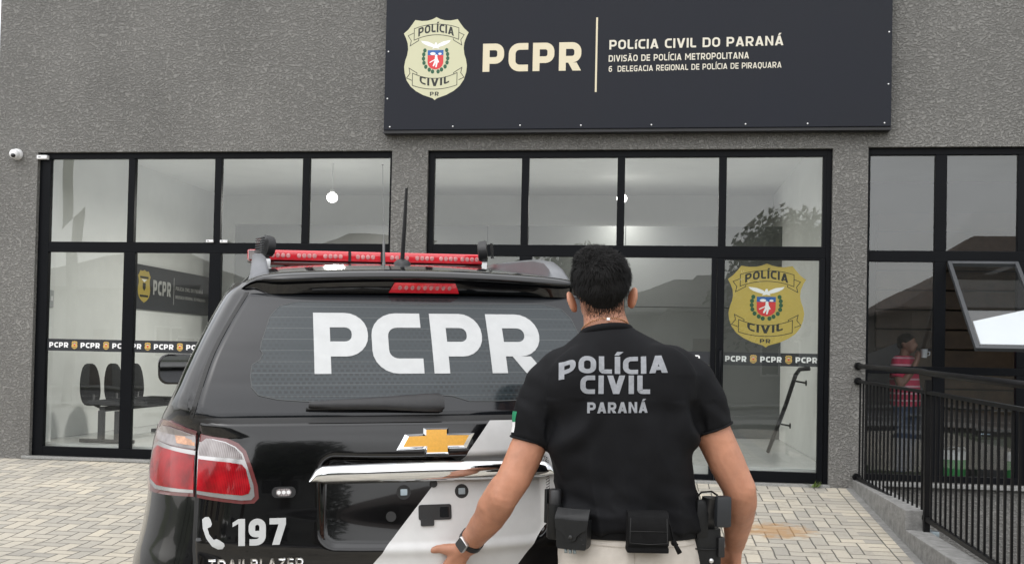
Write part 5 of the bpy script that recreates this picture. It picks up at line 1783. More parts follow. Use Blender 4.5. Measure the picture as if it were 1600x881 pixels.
link_mesh('lips', bm, mat('lip', (.32, .12, .09), .5), OFF)

# T-shirt
def tee_fill(bm):
    R_ = [ring(-.030, -.014, .069, .067, 1.556, 2, tilt=.10), ring(-.028, -.014, .078, .074, 1.546, 2, tilt=.09), ring(-.020, -.012, .115, .088, 1.522, 2.1, tilt=.08), ring(-.006, -.008, .168, .104, 1.486, 2.2, tilt=.08), ring(.004, -.002, .214, .118, 1.45, 2.3, tilt=.06), ring(.009, .0, .226, .126, 1.415, 2.3, tilt=.05),
          ring(.012, 0, .220, .134, 1.36, 2.4), ring(.018, 0, .210, .138, 1.29, 2.4), ring(.025, 0, .200, .135, 1.22, 2.4), ring(.031, 0, .192, .129, 1.15, 2.4), ring(.036, 0, .191, .128, 1.09, 2.4), ring(.040, 0, .198, .134, 1.04, 2.4), ring(.042, 0, .200, .136, 1.014, 2.4)]
    loft(bm, R_)
    limb_flat(bm, [(-.140, 0, 1.422), (-.180, -.003, 1.385), (-.2135, -.008, 1.318), (-.2345, -.013, 1.232)], [.080, .079, .071, .0590], 20)
    limb_flat(bm, [(.150, 0, 1.432), (.205, 0, 1.402), (.248, 0, 1.342), (.2735, 0, 1.277)], [.082, .080, .070, .0610], 20)
    ellipsoid(bm, (-.085, -.080, 1.39), (.11, .050, .12), 16, 12)      # shoulder blades
    ellipsoid(bm, (.110, -.080, 1.395), (.11, .050, .12), 16, 12)
    ellipsoid(bm, (-.095, -.055, 1.27), (.085, .072, .16), 16, 12)
    ellipsoid(bm, (.140, -.055, 1.275), (.085, .072, .16), 16, 12)
def tee_after(bm):
    for v in bm.verts:
        x, y, z = v.co
        lo_ = smoothstep(1.34, 1.08, z)
        d = 0
        # long drag folds down the back, gathered folds above the belt, creases from the armpits
        r = nz(x*11+z*1.2, y*3, z*2.1+5)
        d += .011*lo_*(1-abs(r)*3.0)
        r2_ = nz(x*5-3, 2, z*17+x*6)
        d += .0095*smoothstep(1.20, 1.03, z)*(1-abs(r2_)*2.8)
        for sx, ax in ((-1, -.165), (1, .215)):
            dx = (x-ax)*-sx; dz = 1.285-z
            if dx > -.03 and -.14 < dz < .22:
                wgt = math.exp(-(dx/.11)**2)*math.exp(-(dz/.14)**2)
                d += .0085*wgt*math.sin(46*(dz*.75+dx*.9)+1.3*sx+3*nz(x*8, z*8, 1))
        if abs(x) > .19 and z > 1.2:
            d += .0048*nz(x*16, y*9, z*30+x*22)
        d += .0022*nz(x*26, y*26, z*20)
        if z > 1.36: d *= .45
        v.co += v.normal*d
        if z < 1.03 and abs(x-.04) < .24:      # uneven hem
            v.co.z += .012*nz(x*7, y*7, 3) - .010*smoothstep(.05, .22, x)
tee = blob('t_shirt', tee_fill, .0058, 26, M_tee, OFF, tee_after)
TB = caster(tee)
def hit_back(x, z, o):
    p, n, i, d = TB.ray_cast(Vector((x, -1, z)), Vector((0, 1, 0)))
    if p is None: return Vector((x, -.12, z))
    return p + n*(.0008+o) + Vector((0, -.0012, 0))
droop = lambda pls: [[(x, z - .020*smoothstep(-.095, -.165, x) + .006*smoothstep(.02, .13, x)) for x, z in pl] for pl in pls]
bm = decal_bm([(droop(text_polys('POLÍCIA', -.163, 1.430, .046, t=.25, wf=1.12, sp=.13, width=.290)), 0, 0)], hit_back, .009)
link_mesh('back_print', bm, M_print, tee, True)
bm = decal_bm([(text_polys('CIVIL', -.106, 1.375, .049, t=.25, wf=1.12, sp=.16, width=.186, slope=.02), 0, 0)], hit_back, .009)
link_mesh('back_print', bm, M_print, tee, True)
bm = decal_bm([(text_polys('PARANÁ', -.086, 1.324, .029, t=.24, wf=1.12, sp=.14, width=.160, slope=.03), 0, 0)], hit_back, .007)
link_mesh('back_print', bm, M_print, tee, True)
# ribbed collar, hems
bm = bmesh.new()
cr_ = []
for r1_, r2_, z_ in ((.066, .064, 1.530), (.0745, .0725, 1.536), (.0738, .0718, 1.549), (.0695, .0685, 1.5525), (.065, .064, 1.548)):
    cr_.append([(x, y, z - .22*(y+.014)) for x, y, z in ring(-.030, -.014, r1_, r2_, z_, 2, 40, .10)])
loft(bm, cr_, caps=False)
bmesh.ops.recalc_face_normals(bm, faces=bm.faces[:])
link_mesh('collar', bm, M_tee, tee, True)
def hemring(c, ax, r, nm):
    ax = Vector(ax).normalized(); a = ax.orthogonal().normalized(); b = ax.cross(a)
    bm = bmesh.new()
    tube(bm, [Vector(c)+(a*math.cos(t)+b*math.sin(t))*r for t in [2*math.pi*k/30 for k in range(30)]], .0035, 8, closed=True)
    link_mesh(nm, bm, M_tee, tee)
hemring((-.2335, -.0097, 1.237), (-.022, -.006, -.093), .0565, 'sleeve_hem')
hemring((.272, 0, 1.281), (.0275, 0, -.073), .0585, 'sleeve_hem')
# flag patch on his left sleeve
def hit_left(y, z, o):
    d = Vector((1, .55, 0)).normalized()
    p0 = Vector((-.26, 0, z)) + Vector((-d.y, d.x, 0))*-y*-1
    p, n, i, dd = TB.ray_cast(p0 - d*.5, d)
    return (p + n*(.0012+o)) if p is not None else p0
sk_ = lambda pts: [(a - (b-1.29)*.2, b) for a, b in pts]
bm = decal_bm([([sk_([(-.030, 1.262), (.012, 1.262), (.012, 1.288), (-.030, 1.292)])], 0, 0), ([sk_([(-.030, 1.292), (.012, 1.288), (.012, 1.320), (-.030, 1.320)])], 0, 1)], hit_left, .01)
link_mesh('sleeve_flag', bm, [M_vwhite, mat('flag_green', (.01, .22, .10), .6)], tee, True)

# trousers, boots
def trouser_fill(bm):
    loft(bm, [ring(.043, .0, .182, .118, 1.012, 2.5), ring(.044, -.002, .186, .122, .99, 2.5), ring(.046, -.008, .196, .130, .94, 2.5), ring(.046, -.010, .200, .135, .88, 2.5), ring(.046, -.005, .198, .125, .80, 2.5), ring(.046, 0, .19, .11, .74, 2.5)])
    for s, x in ((-1, -.07), (1, .165)):
        limb_flat(bm, [(.046+s*.095, -.002, .84), (.046+s*.105, 0, .72), (x, .008, .50), (x, -.01, .28), (x, -.015, .09)], [.103, .100, .080, .074, .072], 18)
def trouser_after(bm):
    for v in bm.verts:
        x, y, z = v.co
        v.co += v.normal*(.0045*nz(x*9, y*9, z*16+x*6) + .002*nz(x*30, y*30, z*25) - .005*math.exp(-((x-.046)/.010)**2)*(1 if y < 0 and z < .97 else 0))
tro = blob('trousers', trouser_fill, .007, 5, M_beige, OFF, trouser_after)
TT = caster(tro)
def hit_tro(x, z, o):
    p, n, i, d = TT.ray_cast(Vector((x, -1, z)), Vector((0, 1, 0)))
    return (p + n*(.0015+o)) if p is not None else Vector((x, -.12, z))
M_seam = cloth_material('beige_seam', (.40, .36, .31))
for x0_, x1_ in ((-.115, .005), (.085, .205)):
    bm = decal_bm([([[(x0_, .845), (x1_, .845), (x1_, .905), (x0_, .905)]], .001, 0)], hit_tro, .012, skirt=.004)
    fl = link_mesh('pocket_flap', bm, M_beige, tro, True)
    bm = decal_bm([(stroke([(x0_, .906), (x1_, .906)], .0035) + stroke([(x0_+.006, .900), (x1_-.006, .900)], .0015), .0025, 0)], hit_tro, .01)
    link_mesh('pocket_seam', bm, M_seam, fl, True)
bm = decal_bm([(stroke([(-.125, .975), (.046, .970), (.215, .973)], .002) + stroke([(.046, .968), (.047, .86)], .0025), .0005, 0)], hit_tro, .01)
link_mesh('waist_seam', bm, M_seam, tro, True)
for s, x in ((-1, -.07), (1, .165)):
    bm = bmesh.new()
    rings = [[(x+s*.008+px*.9*(1 if py > 0 else .9), py+.045, z) for px, py in rrect(-.05*k_, .05*k_, -.125*k_, .155*k_, .05*k_)] for z, k_ in ((.001, 1), (.03, 1), (.06, .94), (.085, .78))]
    loft(bm, rings); tube(bm, [(x, -.015, .06), (x, -.018, .20)], [.056, .058], 16)
    link_mesh('boot', bm, M_polymer, OFF, True, 50)
bm = bmesh.new()
loft(bm, [ring(.043, 0, rx_, ry_, z, 2.5, 48) for rx_, ry_, z in ((.186, .121, .987), (.194, .129, .988), (.194, .129, 1.026), (.186, .121, 1.027))])
link_mesh('belt', bm, M_nylon, OFF, True, 40)

# things he wears or carries; all hang from him and stay things of their own
OM = OFF.matrix_basis
def gear(name, p, rz, label, cat):
    w = Matrix.Translation(Vector((-.075, 2.874, -.35))) @ Matrix.Rotation(R(7.3), 4, 'Z') @ Vector(p)
    return empty(name, w, R(7.3)+rz, label, cat)
def rb(o, name, x0, x1, y0, y1, z0, z1, m, bev=.006, M=None):
    bm = bmesh.new(); box(bm, x0, x1, y0, y1, z0, z1, bev=bev, M=M)
    return link_mesh(name, bm, m, o, True, 35)
# utility pouch in the middle of the back
u = gear('utility_pouch', (.075, -.134, 1.02), 0, 'square black nylon pouch on the back of the belt', 'pouch')
rb(u, 'pouch_body', -.054, .054, -.050, 0, -.052, .044, M_nylon, .010)
bm = bmesh.new()
loft(bm, [[(-.053, y, z), (.053, y, z), (.053, y+.004, z+.004 if i < 2 else z), (-.053, y+.004, z+.004 if i < 2 else z)] for i, (y, z) in enumerate(((-.010, .0485), (-.045, .0465), (-.0545, .040), (-.0565, .01), (-.0575, -.022), (-.0570, -.032)))], smooth=False)
fl = link_mesh('flap', bm, M_nylon, u, True, 60)
bm = bmesh.new()
tube(bm, [(-.047, -.0555, .038), (-.049, -.0580, -.026), (0, -.0585, -.029), (.049, -.0580, -.026), (.047, -.0555, .038)], .0012, 6); tube(bm, [(-.05, -.0575, .004), (.05, -.0575, .004)], .0009, 6)
link_mesh('piping', bm, mat('dark_grey_thread', (.014, .014, .014), .8), fl)
bm = bmesh.new()
tube(bm, [(.055, -.02, .03), (.062, -.025, .01), (.068, -.03, -.02), (.080, -.03, -.034)], .0028, 6); ellipsoid(bm, (.070, -.03, -.028), (.008, .007, .009), 8, 6); tube(bm, [(.072, -.03, -.03), (.086, -.03, -.055)], [.005, .007], 8)
link_mesh('zip_cord', bm, M_nylon, u)
rb(u, 'bottom_band', -.0545, .0545, -.0515, -.004, -.0535, -.0385, M_nylon, .004)
# handcuff pouch
u = gear('handcuff_pouch', (-.108, -.112, 1.022), R(-20), 'moulded black pouch with a snap flap left of the belt centre', 'pouch')
bm = bmesh.new()
loft(bm, [[(x*k_, -.002-y*.045, z) for x, y in rrect(-.043, .043, 0, 1, .02)] for z, k_ in ((-.055, .86), (-.048, .96), (.0, 1.0), (.02, 1.0))])
link_mesh('pouch_body', bm, M_polymer, u, True, 50)
bm = bmesh.new()
ou = [(-.045, .050), (.045, .050), (.046, .022), (.043, -.002), (.026, -.010), (.016, -.020), (.012, -.030), (0, -.034), (-.012, -.030), (-.016, -.020), (-.026, -.010), (-.043, -.002), (-.046, .022)]
bm = decal_bm([([ou], .0, 0)], lambda x, z, o: Vector((x, -.050-o-.004*(1-(x/.046)**2)+.035*max(0, z-.030)/.02*.7, z)), .012, skirt=.012)
fl = link_mesh('flap', bm, M_polymer, u, True, 50)
bm = bmesh.new(); ellipsoid(bm, (0, -.055, -.022), (.006, .003, .006), 12, 8); link_mesh('snap_button', bm, M_trim, fl)
bm = bmesh.new()
for k in range(4): tube(bm, [(.020+.004*k, -.0475-.0005*k, -.006-.011*k), (.0425, -.034, -.006-.011*k)], .0014, 6)
link_mesh('side_ribs', bm, M_trim, u)
bm = bmesh.new()
for k in range(3): tube(bm, [(-.02+.012*k, -.03, -.055), (-.018+.012*k, -.03, -.068)], .0045, 6)
link_mesh('key_ring', bm, M_steel, u)
# baton / light holder at the left hip
u = gear('torch_holder', (-.152, -.062, 1.055), R(-45), 'slim black holder with clip at the left hip', 'holder')
bm = bmesh.new(); tube(bm, [(0, -.018, -.075), (0, -.018, -.07), (0, -.018, .02)], [.016, .0215, .0215], 16); link_mesh('sheath', bm, M_polymer, u, True, 50)
bm = bmesh.new(); tube(bm, [(0, -.018, .02), (0, -.018, .055), (0, -.018, .06)], [.017, .0175, .013], 16); link_mesh('torch_head', bm, M_plastic_b, u, True, 50)
rb(u, 'clip', -.030, -.019, -.030, -.008, -.035, .058, M_polymer, .004)
# holster and pistol on the right hip
u = gear('holster', (.248, -.005, .985), R(8), 'black thigh holster on the right hip', 'holster'); u.scale = (1.2, 1.2, 1.2)
bm = bmesh.new()
loft(bm, [[(x*k_, y*k_+dy_, z) for x, y in rrect(-.034, .034, -.05, .05, .018)] for z, k_, dy_ in ((-.19, .70, .01), (-.15, .85, .01), (-.06, 1.0, 0), (.0, 1.0, 0), (.022, .96, 0))])
link_mesh('shell', bm, M_polymer, u, True, 50)
rb(u, 'belt_hanger', -.052, -.030, -.03, .03, -.09, .06, M_polymer, .006)
bm = bmesh.new(); ellipsoid(bm, (.006, -.051, -.048), (.006, .004, .006), 10, 8); link_mesh('screw', bm, M_screw, u)
bm = bmesh.new()
tube(bm, [(-.040, -.035, .055), (-.036, -.04, .085), (-.018, -.045, .106), (.006, -.045, .108), (.022, -.04, .098)], .0022, 8); link_mesh('lanyard', bm, M_nylon, u)
bm = bmesh.new()
for k, z in enumerate((-.02, -.075, -.13)): tube(bm, [(-.037*(1-.03*k), -.052, z), (.0, -.0535, z-.002), (.036*(1-.03*k), -.052, z)], .0016, 6)
link_mesh('moulded_ribs', bm, M_polymer, u)
rb(u, 'lock_lever', .020, .036, -.058, -.040, -.040, .006, M_plastic_b, .004)
rb(u, 'thigh_strap', -.060, -.046, -.018, .018, -.30, -.06, M_nylon, .003)
rb(u, 'hanger_buckle', -.060, -.040, -.036, -.020, -.055, -.015, M_plastic_b, .004)
rb(u, 'hood', -.030, .000, -.052, -.02, .0, .088, M_polymer, .010)
u = gear('pistol', (.256, -.005, 1.0), R(8), 'black pistol grip standing out of the holster', 'pistol'); u.scale = (1.15, 1.15, 1.15)
bm = bmesh.new()
loft(bm, [[(x, y+dy_, z) for x, y in rrect(-.0155, .0155, -.028, .026, .010)] for z, dy_ in ((-.01, 0), (.02, -.012), (.055, -.026), (.085, -.040))])
link_mesh('grip', bm, M_plastic_b, u, True, 50)
rb(u, 'magazine_base', .002, .040, -.078, -.052, .018, .092, mat('grey_black_polymer', (.016, .018, .021), .5), .009)
rb(u, 'slide', -.014, .014, -.02, .07, -.02, .012, M_plastic_b, .004)
# wrist watch
wc = Vector((-.396, .137, .934)); wd_ = Vector((-.034, .056, -.054)).normalized()
wm_ = Matrix.Translation(Vector((-.075, 2.874, -.35))) @ Matrix.Rotation(R(7.3), 4, 'Z')
u = empty('wrist_watch', wm_ @ wc, R(7.3), 'black square smart watch on the wrist touching the car', 'watch')
outw = Vector((-.05, -.95, .42)); outw = (outw - wd_*outw.dot(wd_)).normalized(); sidew = wd_.cross(outw)
bm = bmesh.new()
pts = [outw*math.cos(a)*.0318 + sidew*math.sin(a)*.0362 for a in [2*math.pi*k/36 for k in range(36)]]
rings = []
for p in pts:
    nrm_ = p.normalized()
    rings.append([p - wd_*.011, p + wd_*.011, p + wd_*.011 + nrm_*.0022, p - wd_*.011 + nrm_*.0022])
vr = [[bm.verts.new(q) for q in r] for r in rings]
for A, B in zip(vr, vr[1:]+vr[:1]):
    for k in range(4): bm.faces.new((A[k], A[(k+1) % 4], B[(k+1) % 4], B[k]))
bmesh.ops.recalc_face_normals(bm, faces=bm.faces[:])
link_mesh('strap', bm, M_plastic_b, u, True, 50)
Mw = Matrix((( sidew.x, wd_.x, outw.x, 0), (sidew.y, wd_.y, outw.y, 0), (sidew.z, wd_.z, outw.z, 0), (0, 0, 0, 1)))
bm = bmesh.new(); loft(bm, [[Mw @ Vector((x*k_, y*k_, z)) for x, y in rrect(-.0185, .0185, -.0215, .0215, .007)] for z, k_ in ((.0325, .94), (.035, 1), (.041, 1), (.0428, .96))])
bmesh.ops.recalc_face_normals(bm, faces=bm.faces[:]); link_mesh('watch_case', bm, M_screw, u, True, 40)
bm = bmesh.new(); loft(bm, [[Mw @ Vector((x*k_, y*k_, z)) for x, y in rrect(-.017, .017, -.020, .020, .006)] for z, k_ in ((.0425, 1), (.0438, .97))])
bmesh.ops.recalc_face_normals(bm, faces=bm.faces[:]); link_mesh('watch_glass', bm, M_carglass, u, True, 40)
# bead necklace
u = empty('necklace', wm_ @ Vector((-.031, -.007, 1.580)), R(7.3), 'thin bead necklace with a white tag at the nape of the neck', 'necklace')
bm = bmesh.new()
for k in range(64):
    a = 2*math.pi*k/64
    ellipsoid(bm, (.066*math.cos(a), -.004+.069*math.sin(a), .004*math.cos(a)-.030*math.sin(a)-.030), (.0026, .0026, .0026), 6, 5)
link_mesh('beads', bm, mat('wooden_beads', (.28, .13, .05), .5, var=.4, vscale=90), u)
bm = bmesh.new(); box(bm, -.004, .005, -.079, -.0755, -.006, .001, bev=.001); link_mesh('tag', bm, M_vwhite, u)

# ------------------------------------------------------------------ man set behind the office glass, standing in for a reflection in it
def stripe_shirt():
    m = cloth_material('striped_red_polo', (.55, .05, .10))
    k = NT(m); t = m.node_tree; b = t.nodes['Principled BSDF']
    c = t.nodes.new('ShaderNodeTexCoord'); s = t.nodes.new('ShaderNodeSeparateXYZ'); t.links.new(c.outputs['Object'], s.inputs[0])
    z = k.op('DIVIDE', s.outputs[2], .075); f = k.op('SUBTRACT', z, k.op('FLOOR', z))
    mx = t.nodes.new('ShaderNodeMixRGB'); t.links.new(k.op('COMPARE', f, .5, .12), mx.inputs[0])
    mx.inputs[1].default_value = (.62, .035, .10, 1); mx.inputs[2].default_value = (.75, .40, .45, 1)
    t.links.new(mx.outputs[0], b.inputs['Base Color'])
    return m
BY = empty('person', (2.79, 11.4, -.118), R(-38), 'man in a red striped shirt set inside the right window in place of a reflection', 'person')
M_skin2 = skin_material('brown_skin', (.26, .13, .085))
def by_fill(bm):
    ellipsoid(bm, (.02, 0, 1.47), (.085, .072, .095), 18, 12)
    ellipsoid(bm, (.055, 0, 1.425), (.055, .052, .06), 16, 10)
    limb(bm, [(.095, 0, 1.475), (.118, 0, 1.452), (.112, 0, 1.44)], [.010, .014, .014], 10)
    ellipsoid(bm, (.0, .072, 1.46), (.02, .01, .03), 10, 8); ellipsoid(bm, (.0, -.072, 1.46), (.02, .01, .03), 10, 8)
    tube(bm, [(.0, 0, 1.42), (-.02, 0, 1.30)], [.052, .056], 14)
    loft(bm, [ring(-.02, 0, .085, .15, 1.30), ring(-.02, 0, .11, .18, 1.20), ring(-.01, 0, .12, .165, 1.0), ring(0, 0, .12, .16, .82)])
    limb(bm, [(-.02, -.17, 1.26), (.0, -.20, 1.12), (.03, -.19, 1.02)], [.05, .045, .04], 12)
    limb(bm, [(.03, -.19, 1.02), (.12, -.13, 1.16), (.15, -.06, 1.29)], [.04, .035, .028], 12)
    limb(bm, [(.15, -.06, 1.29), (.152, -.035, 1.35)], [.028, .034], 12)
    for k in range(4): limb(bm, [(.165, -.045+.016*k, 1.36), (.185, -.02+.012*k, 1.375), (.165, .0+.006*k, 1.385)], [.010, .009, .008], 8)
    limb(bm, [(.13, -.03, 1.35), (.125, -.01, 1.39)], [.012, .009], 8)
    limb(bm, [(-.02, .17, 1.26), (-.03, .21, 1.08), (.02, .215, .86)], [.05, .042, .034], 12)
    limb(bm, [(.02, .215, .86), (.03, .21, .78)], [.03, .034], 12)
    for k in range(4): limb(bm, [(.045-.018*k, .21, .77), (.05-.018*k, .205, .71), (.055-.018*k, .195, .68)], [.010, .009, .008], 8)
    for s in (-1, 1): limb(bm, [(0, s*.09, .82), (0, s*.10, .45), (-.02, s*.10, .08), (.06, s*.10, .04)], [.085, .055, .04, .035], 12)
blob('body', by_fill, .009, 4, M_skin2, BY)
def bs_fill(bm):
    loft(bm, [ring(-.02, 0, .062, .07, 1.335), ring(-.02, 0, .10, .16, 1.30), ring(-.02, 0, .125, .195, 1.20), ring(-.005, 0, .14, .185, 1.0), ring(.0, 0, .14, .18, .80)])
    limb_flat(bm, [(-.02, -.15, 1.27), (.0, -.205, 1.10)], [.068, .062], 14); limb_flat(bm, [(-.02, .15, 1.27), (-.03, .215, 1.10)], [.068, .062], 14)
blob('polo_shirt', bs_fill, .009, 6, stripe_shirt(), BY)
def bj_fill(bm):
    loft(bm, [ring(0, 0, .125, .165, .84), ring(0, 0, .125, .17, .70)])
    for s in (-1, 1): limb_flat(bm, [(0, s*.085, .76), (0, s*.095, .45), (-.015, s*.10, .07)], [.095, .075, .07], 14)
blob('jeans', bj_fill, .010, 5, cloth_material('blue_jeans', (.06, .085, .14)), BY)
def bh_fill(bm):
    ellipsoid(bm, (.0, 0, 1.50), (.094, .082, .078), 18, 12); ellipsoid(bm, (-.03, 0, 1.455), (.065, .074, .06), 16, 10)
blob('hair', bh_fill, .008, 4, M_hair, BY)
bm = bmesh.new()
for s in (-1, 1): box(bm, -.08, .17, s*.10-.045, s*.10+.045, .001, .075, bev=.025)
link_mesh('shoes', bm, M_plastic_b, BY, True, 50)
cu = empty('drinking_cup', (2.93, 11.22, 1.20), 0, 'white cup held up by the stand-in man behind the glass', 'cup')
bm = bmesh.new(); loft(bm, [[(r*math.cos(2*math.pi*k/18), r*math.sin(2*math.pi*k/18), z) for k in range(18)] for r, z in ((.028, 0), (.036, .085), (.038, .09), (.034, .088), (.028, .01))]); link_mesh('cup_wall', bm, M_plastic_w, cu, True, 40)
bm = bmesh.new(); tube(bm, [(.034, 0, .065), (.058, 0, .06), (.056, 0, .03), (.031, 0, .022)], .005, 8); link_mesh('cup_handle', bm, M_plastic_w, cu)

# supplies on the office floor
M_lgreen = mat('green_label', (.04, .30, .07), .5); M_lyel = mat('yellow_label', (.65, .55, .06), .5); M_lwhite = mat('white_pail', (.75, .76, .74), .4)
def pail(x, y, lab, lm):
    p = empty('paint_pail', (x, y, -.118), 0, lab, 'pail', 'paint pails on the office floor')
    cyl = lambda r0, r1, z0, z1: [[(r*math.cos(2*math.pi*k/24), r*math.sin(2*math.pi*k/24), z) for k in range(24)] for r, z in ((r0, z0), (r1, z1))]
    bm = bmesh.new(); loft(bm, cyl(.135, .15, 0, .36)); link_mesh('pail_wall', bm, M_lwhite, p, True, 40)
    bm = bmesh.new(); loft(bm, cyl(.156, .156, .352, .375)); link_mesh('lid', bm, M_lwhite, p, True, 40)
    bm = bmesh.new(); loft(bm, cyl(.1435, .1495, .13, .30), caps=False); link_mesh('label_band', bm, lm, p, True, 40)
    bm = bmesh.new(); tube(bm, [(.15*math.cos(a), .15*math.sin(a), .33-.1*math.sin(a)) for a in [R(180+18*k) for k in range(11)]], .003, 6); link_mesh('bail_handle', bm, M_steel, p)
pail(3.12, 10.9, 'white pail with a green label left of the black box', M_lgreen)
pail(3.44, 11.3, 'white pail with a yellow label behind the black box', M_lyel)
pail(3.76, 10.9, 'white pail with a green label right of the black box', M_lgreen)
p = empty('equipment_box', (3.44, 10.85, -.118), R(8), 'dark equipment box on the office floor between the pails', 'box')
bm = bmesh.new(); box(bm, -.14, .14, -.15, .15, 0, .52, bev=.012); link_mesh('box_case', bm, M_plastic_b, p, True, 40)
bm = bmesh.new(); tube(bm, [(-.06, -.02, .52), (-.06, -.02, .56), (.06, -.02, .56), (.06, -.02, .52)], .008, 8); link_mesh('carry_handle', bm, M_steel, p)
st = empty('leaning_board', (3.15, 11.9, -.118), 0, 'dark board leaning diagonally behind the right mullion', 'board')
bm = bmesh.new(); box(bm, -.35, .35, -.012, .012, 0, 1.5, bev=.004, M=Matrix.Rotation(R(-22), 4, 'Y') @ Matrix.Rotation(R(-9), 4, 'X')); link_mesh('board_panel', bm, mat('dark_board', (.02, .02, .022), .5), st)

# ------------------------------------------------------------------ the street behind the viewer, seen in the glass and the paint
M_roof = mat('weathered_roof_tiles', (.115, .085, .068), .8, var=.3, vscale=6, bump=.6, bscale=20, bdist=.05)
M_roofg = mat('fibre_cement_roof', (.17, .165, .155), .85, var=.25, vscale=4)
M_leaf = mat('tree_leaves', (.055, .085, .03), .6, var=.45, vscale=4)
M_bark = mat('tree_bark', (.10, .075, .05), .9, var=.3, bump=.8, bscale=20)
def house(x, y, w, d, h, rh, wm_, rm, label):
    o = empty('house', (x, y, -.37), 0, label, 'house', 'houses across the street')
    bm = bmesh.new(); box(bm, -w/2, w/2, -d/2, d/2, 0, h); link_mesh('wall', bm, wm_, o)
    bm = bmesh.new()
    e = .5; a = [(-w/2-e, -d/2-e), (w/2+e, -d/2-e), (w/2+e, d/2+e), (-w/2-e, d/2+e)]
    lo_ = [bm.verts.new((px, py, h+.005)) for px, py in a]; l2 = [bm.verts.new((px, py, h+.12)) for px, py in a]
    rd = [bm.verts.new((-w/2+d*.42, 0, h+rh)), bm.verts.new((w/2-d*.42, 0, h+rh))]
    bm.faces.new(lo_[::-1])
    for k in range(4): bm.faces.new((lo_[k], lo_[(k+1) % 4], l2[(k+1) % 4], l2[k]))
    bm.faces.new((l2[0], l2[1], rd[1], rd[0])); bm.faces.new((l2[2], l2[3], rd[0], rd[1])); bm.faces.new((l2[1], l2[2], rd[1])); bm.faces.new((l2[3], l2[0], rd[0]))
    link_mesh('roof', bm, rm, o)
    bm = bmesh.new(); box(bm, -.45, .45, d/2+.002, d/2+.05, .0, 2.1); link_mesh('door', bm, mat('house_door', (.09, .05, .03), .5), o)
    for px in (-w*.32, w*.32):
        wn = empty('window'); wn.parent = o; wn.location = (px, d/2, 1.0)
        bm = bmesh.new()
        for q in ((-.7, -.63, 0, 1.2), (.63, .7, 0, 1.2), (-.63, .63, 0, .07), (-.63, .63, 1.13, 1.2), (-.035, .035, .07, 1.13)): box(bm, q[0], q[1], .002, .06, q[2], q[3])
        link_mesh('frame', bm, M_white, wn)
        bm = bmesh.new(); box(bm, -.63, .63, .003, .02, .07, 1.13); link_mesh('pane', bm, M_carglass, wn)
    return o
house(-9.5, -19, 9, 7, 3.4, 2.3, mat('cream_house_wall', (.55, .48, .36), .85, var=.1), M_roof, 'cream house with dark tiled hip roof across the street')
house(2.2, -20, 8, 7, 3.0, 1.6, mat('pale_house_wall', (.50, .50, .47), .85, var=.1), M_roofg, 'pale house with a grey roof across the street')
house(13.5, -19, 10, 8, 3.4, 2.4, mat('taupe_house_wall', (.20, .18, .15), .85, var=.1), M_roof, 'taupe house with dark tiled roof across the street')
house(-20, -21, 9, 8, 3.6, 1.9, mat('grey_house_wall', (.36, .36, .35), .85, var=.1), M_roofg, 'grey house at the far left across the street')
def tree(x, y, h, r, label, seed):
    rnd = random.Random(seed)
    o = empty('tree', (x, y, -.37), 0, label, 'tree', 'trees across the street')
    bm = bmesh.new()
    tube(bm, [(0, 0, -.1), (.03, .02, h*.3), (.06, -.03, h*.55)], [.16*h/6, .12*h/6, .08*h/6], 10)
    cs = []
    for k in range(11):
        a = k*2.4; rr = r*rnd.uniform(.35, .8); z = h*rnd.uniform(.5, .92)
        c = Vector((rr*math.cos(a)*(1.25-z/h*.6), rr*math.sin(a)*(1.25-z/h*.6), z)); cs.append(c)
        tube(bm, [(.05, -.02, h*rnd.uniform(.3, .5)), c*.6 + Vector((0, 0, h*.18)), c], [.05*h/6, .03*h/6, .012], 6)
    link_mesh('trunk', bm, M_bark, o)
    bm = bmesh.new()
    for k in range(9000):
        c = rnd.choice(cs)
        d = Vector((rnd.gauss(0, 1), rnd.gauss(0, 1), rnd.gauss(0, .75))).normalized()
        p = c + d*r*.58*rnd.random()**.4
        n = Vector((rnd.gauss(0, 1), rnd.gauss(0, 1), rnd.gauss(.4, 1))).normalized(); s = n.orthogonal().normalized(); t = n.cross(s)
        L = rnd.uniform(.08, .17); W = L*.45
        bm.faces.new([bm.verts.new(q) for q in (p-s*L, p+t*W, p+s*L, p-t*W)])
    link_mesh('crown', bm, M_leaf, o)
tree(4.9, -16.2, 6.4, 2.3, 'round bushy tree between the houses across the street', 1)
tree(-3.0, -17, 5.2, 1.5, 'slim young tree beside the cream house', 2)
tree(-33, -20, 7.5, 2.6, 'tall tree beyond the grey house', 3)
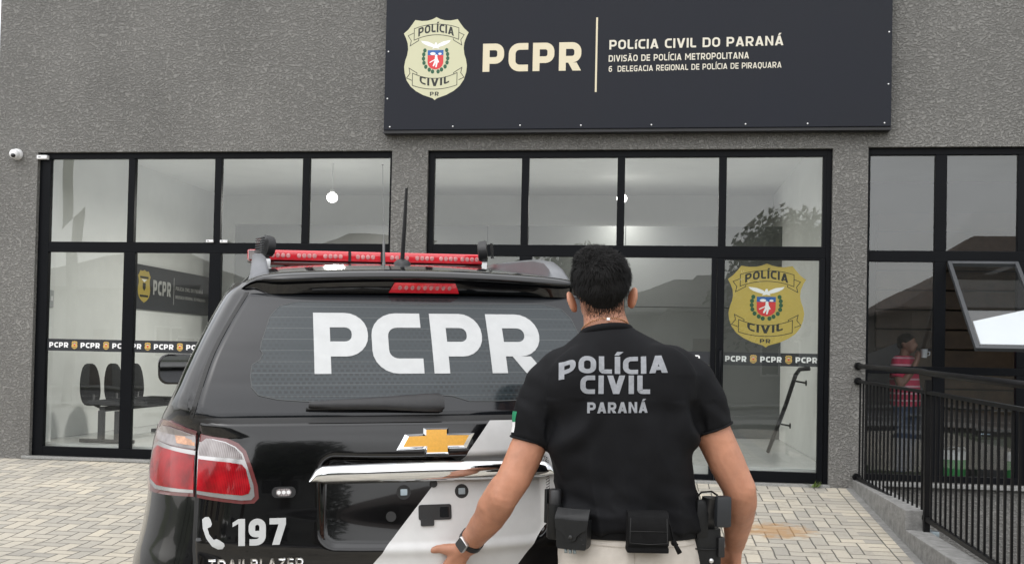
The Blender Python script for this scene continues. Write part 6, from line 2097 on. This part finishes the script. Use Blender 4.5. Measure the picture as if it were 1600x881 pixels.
def pole(x, label):
    o = empty('utility_pole', (x, -4.4, -.26), 0, label, 'pole', 'concrete utility poles')
    bm = bmesh.new(); tube(bm, [(0, 0, -.2), (0, 0, 8.5)], [.14, .10], 12); link_mesh('shaft', bm, M_concrete, o, True)
    bm = bmesh.new(); box(bm, -.06, .06, -.8, .8, 7.7, 7.8); link_mesh('crossarm', bm, M_bark, o)
    for q in (-.7, -.25, .25, .7):
        bm = bmesh.new(); tube(bm, [(0, q, 7.8), (0, q, 7.95)], [.03, .045], 8); link_mesh('insulator', bm, M_plastic_w, o)
pole(-14.0, 'concrete utility pole at the left end of the street wires'); pole(16.0, 'concrete utility pole at the right end of the street wires')
for q, nm in ((-.7, 'outermost'), (-.25, 'second'), (.25, 'third'), (.7, 'nearest')):
    bm = bmesh.new(); tube(bm, [(-14+30*t/16, -4.4+q, 7.66-1.0*(1-(2*t/16-1)**2)+.02) for t in range(17)], .012, 5)
    tag(link_mesh('power_line', bm, M_trim), 'thin black power line along the street, the %s the road' % {'outermost': 'one nearest', 'second': 'second one from', 'third': 'third one from', 'nearest': 'one farthest from'}[nm], 'cable', 'power lines along the street')
# low wooded hills beyond the houses
bm = bmesh.new(); rnd = random.Random(5); prev = None
for i in range(81):
    x = -400+10*i; h = 9+7*nz(x*.012, 3, 0)+3*nz(x*.05, 7, 1)
    row = [bm.verts.new(p) for p in ((x, -120, -.4), (x, -140, h*.55), (x, -170, h), (x, -230, -.4))]
    if prev:
        for k in range(3): bm.faces.new((prev[k], row[k], row[k+1], prev[k+1]))
    prev = row
bmesh.ops.recalc_face_normals(bm, faces=bm.faces[:])
tag(link_mesh('hills', bm, mat('wooded_hillside', (.045, .06, .03), .9, var=.4, vscale=.2), None, True), kind='structure')

# beside and behind the station
bw = empty('boundary_wall', (-18, 15.0, -.01), 0, 'pale plastered boundary wall running left from the police station', 'wall')
bm = bmesh.new(); box(bm, -12, 11.2, -.1, .1, 0, 2.3); link_mesh('wall_face', bm, mat('pale_plaster', (.48, .47, .44), .85, var=.15), bw)
bm = bmesh.new(); box(bm, -12.05, 11.2, -.14, .14, 2.302, 2.37); link_mesh('coping', bm, M_concrete, bw)
strip('yard_pavement', [-40, -9], [-3.5, 0, 3, 6.8, 9.6, 14.9], M_concrete, -.003)
tree(-13.5, 19, 5.6, 1.9, 'bushy tree behind the pale boundary wall', 4)
tree(-19, 21, 6.8, 2.3, 'taller tree at the far left behind the boundary wall', 6)
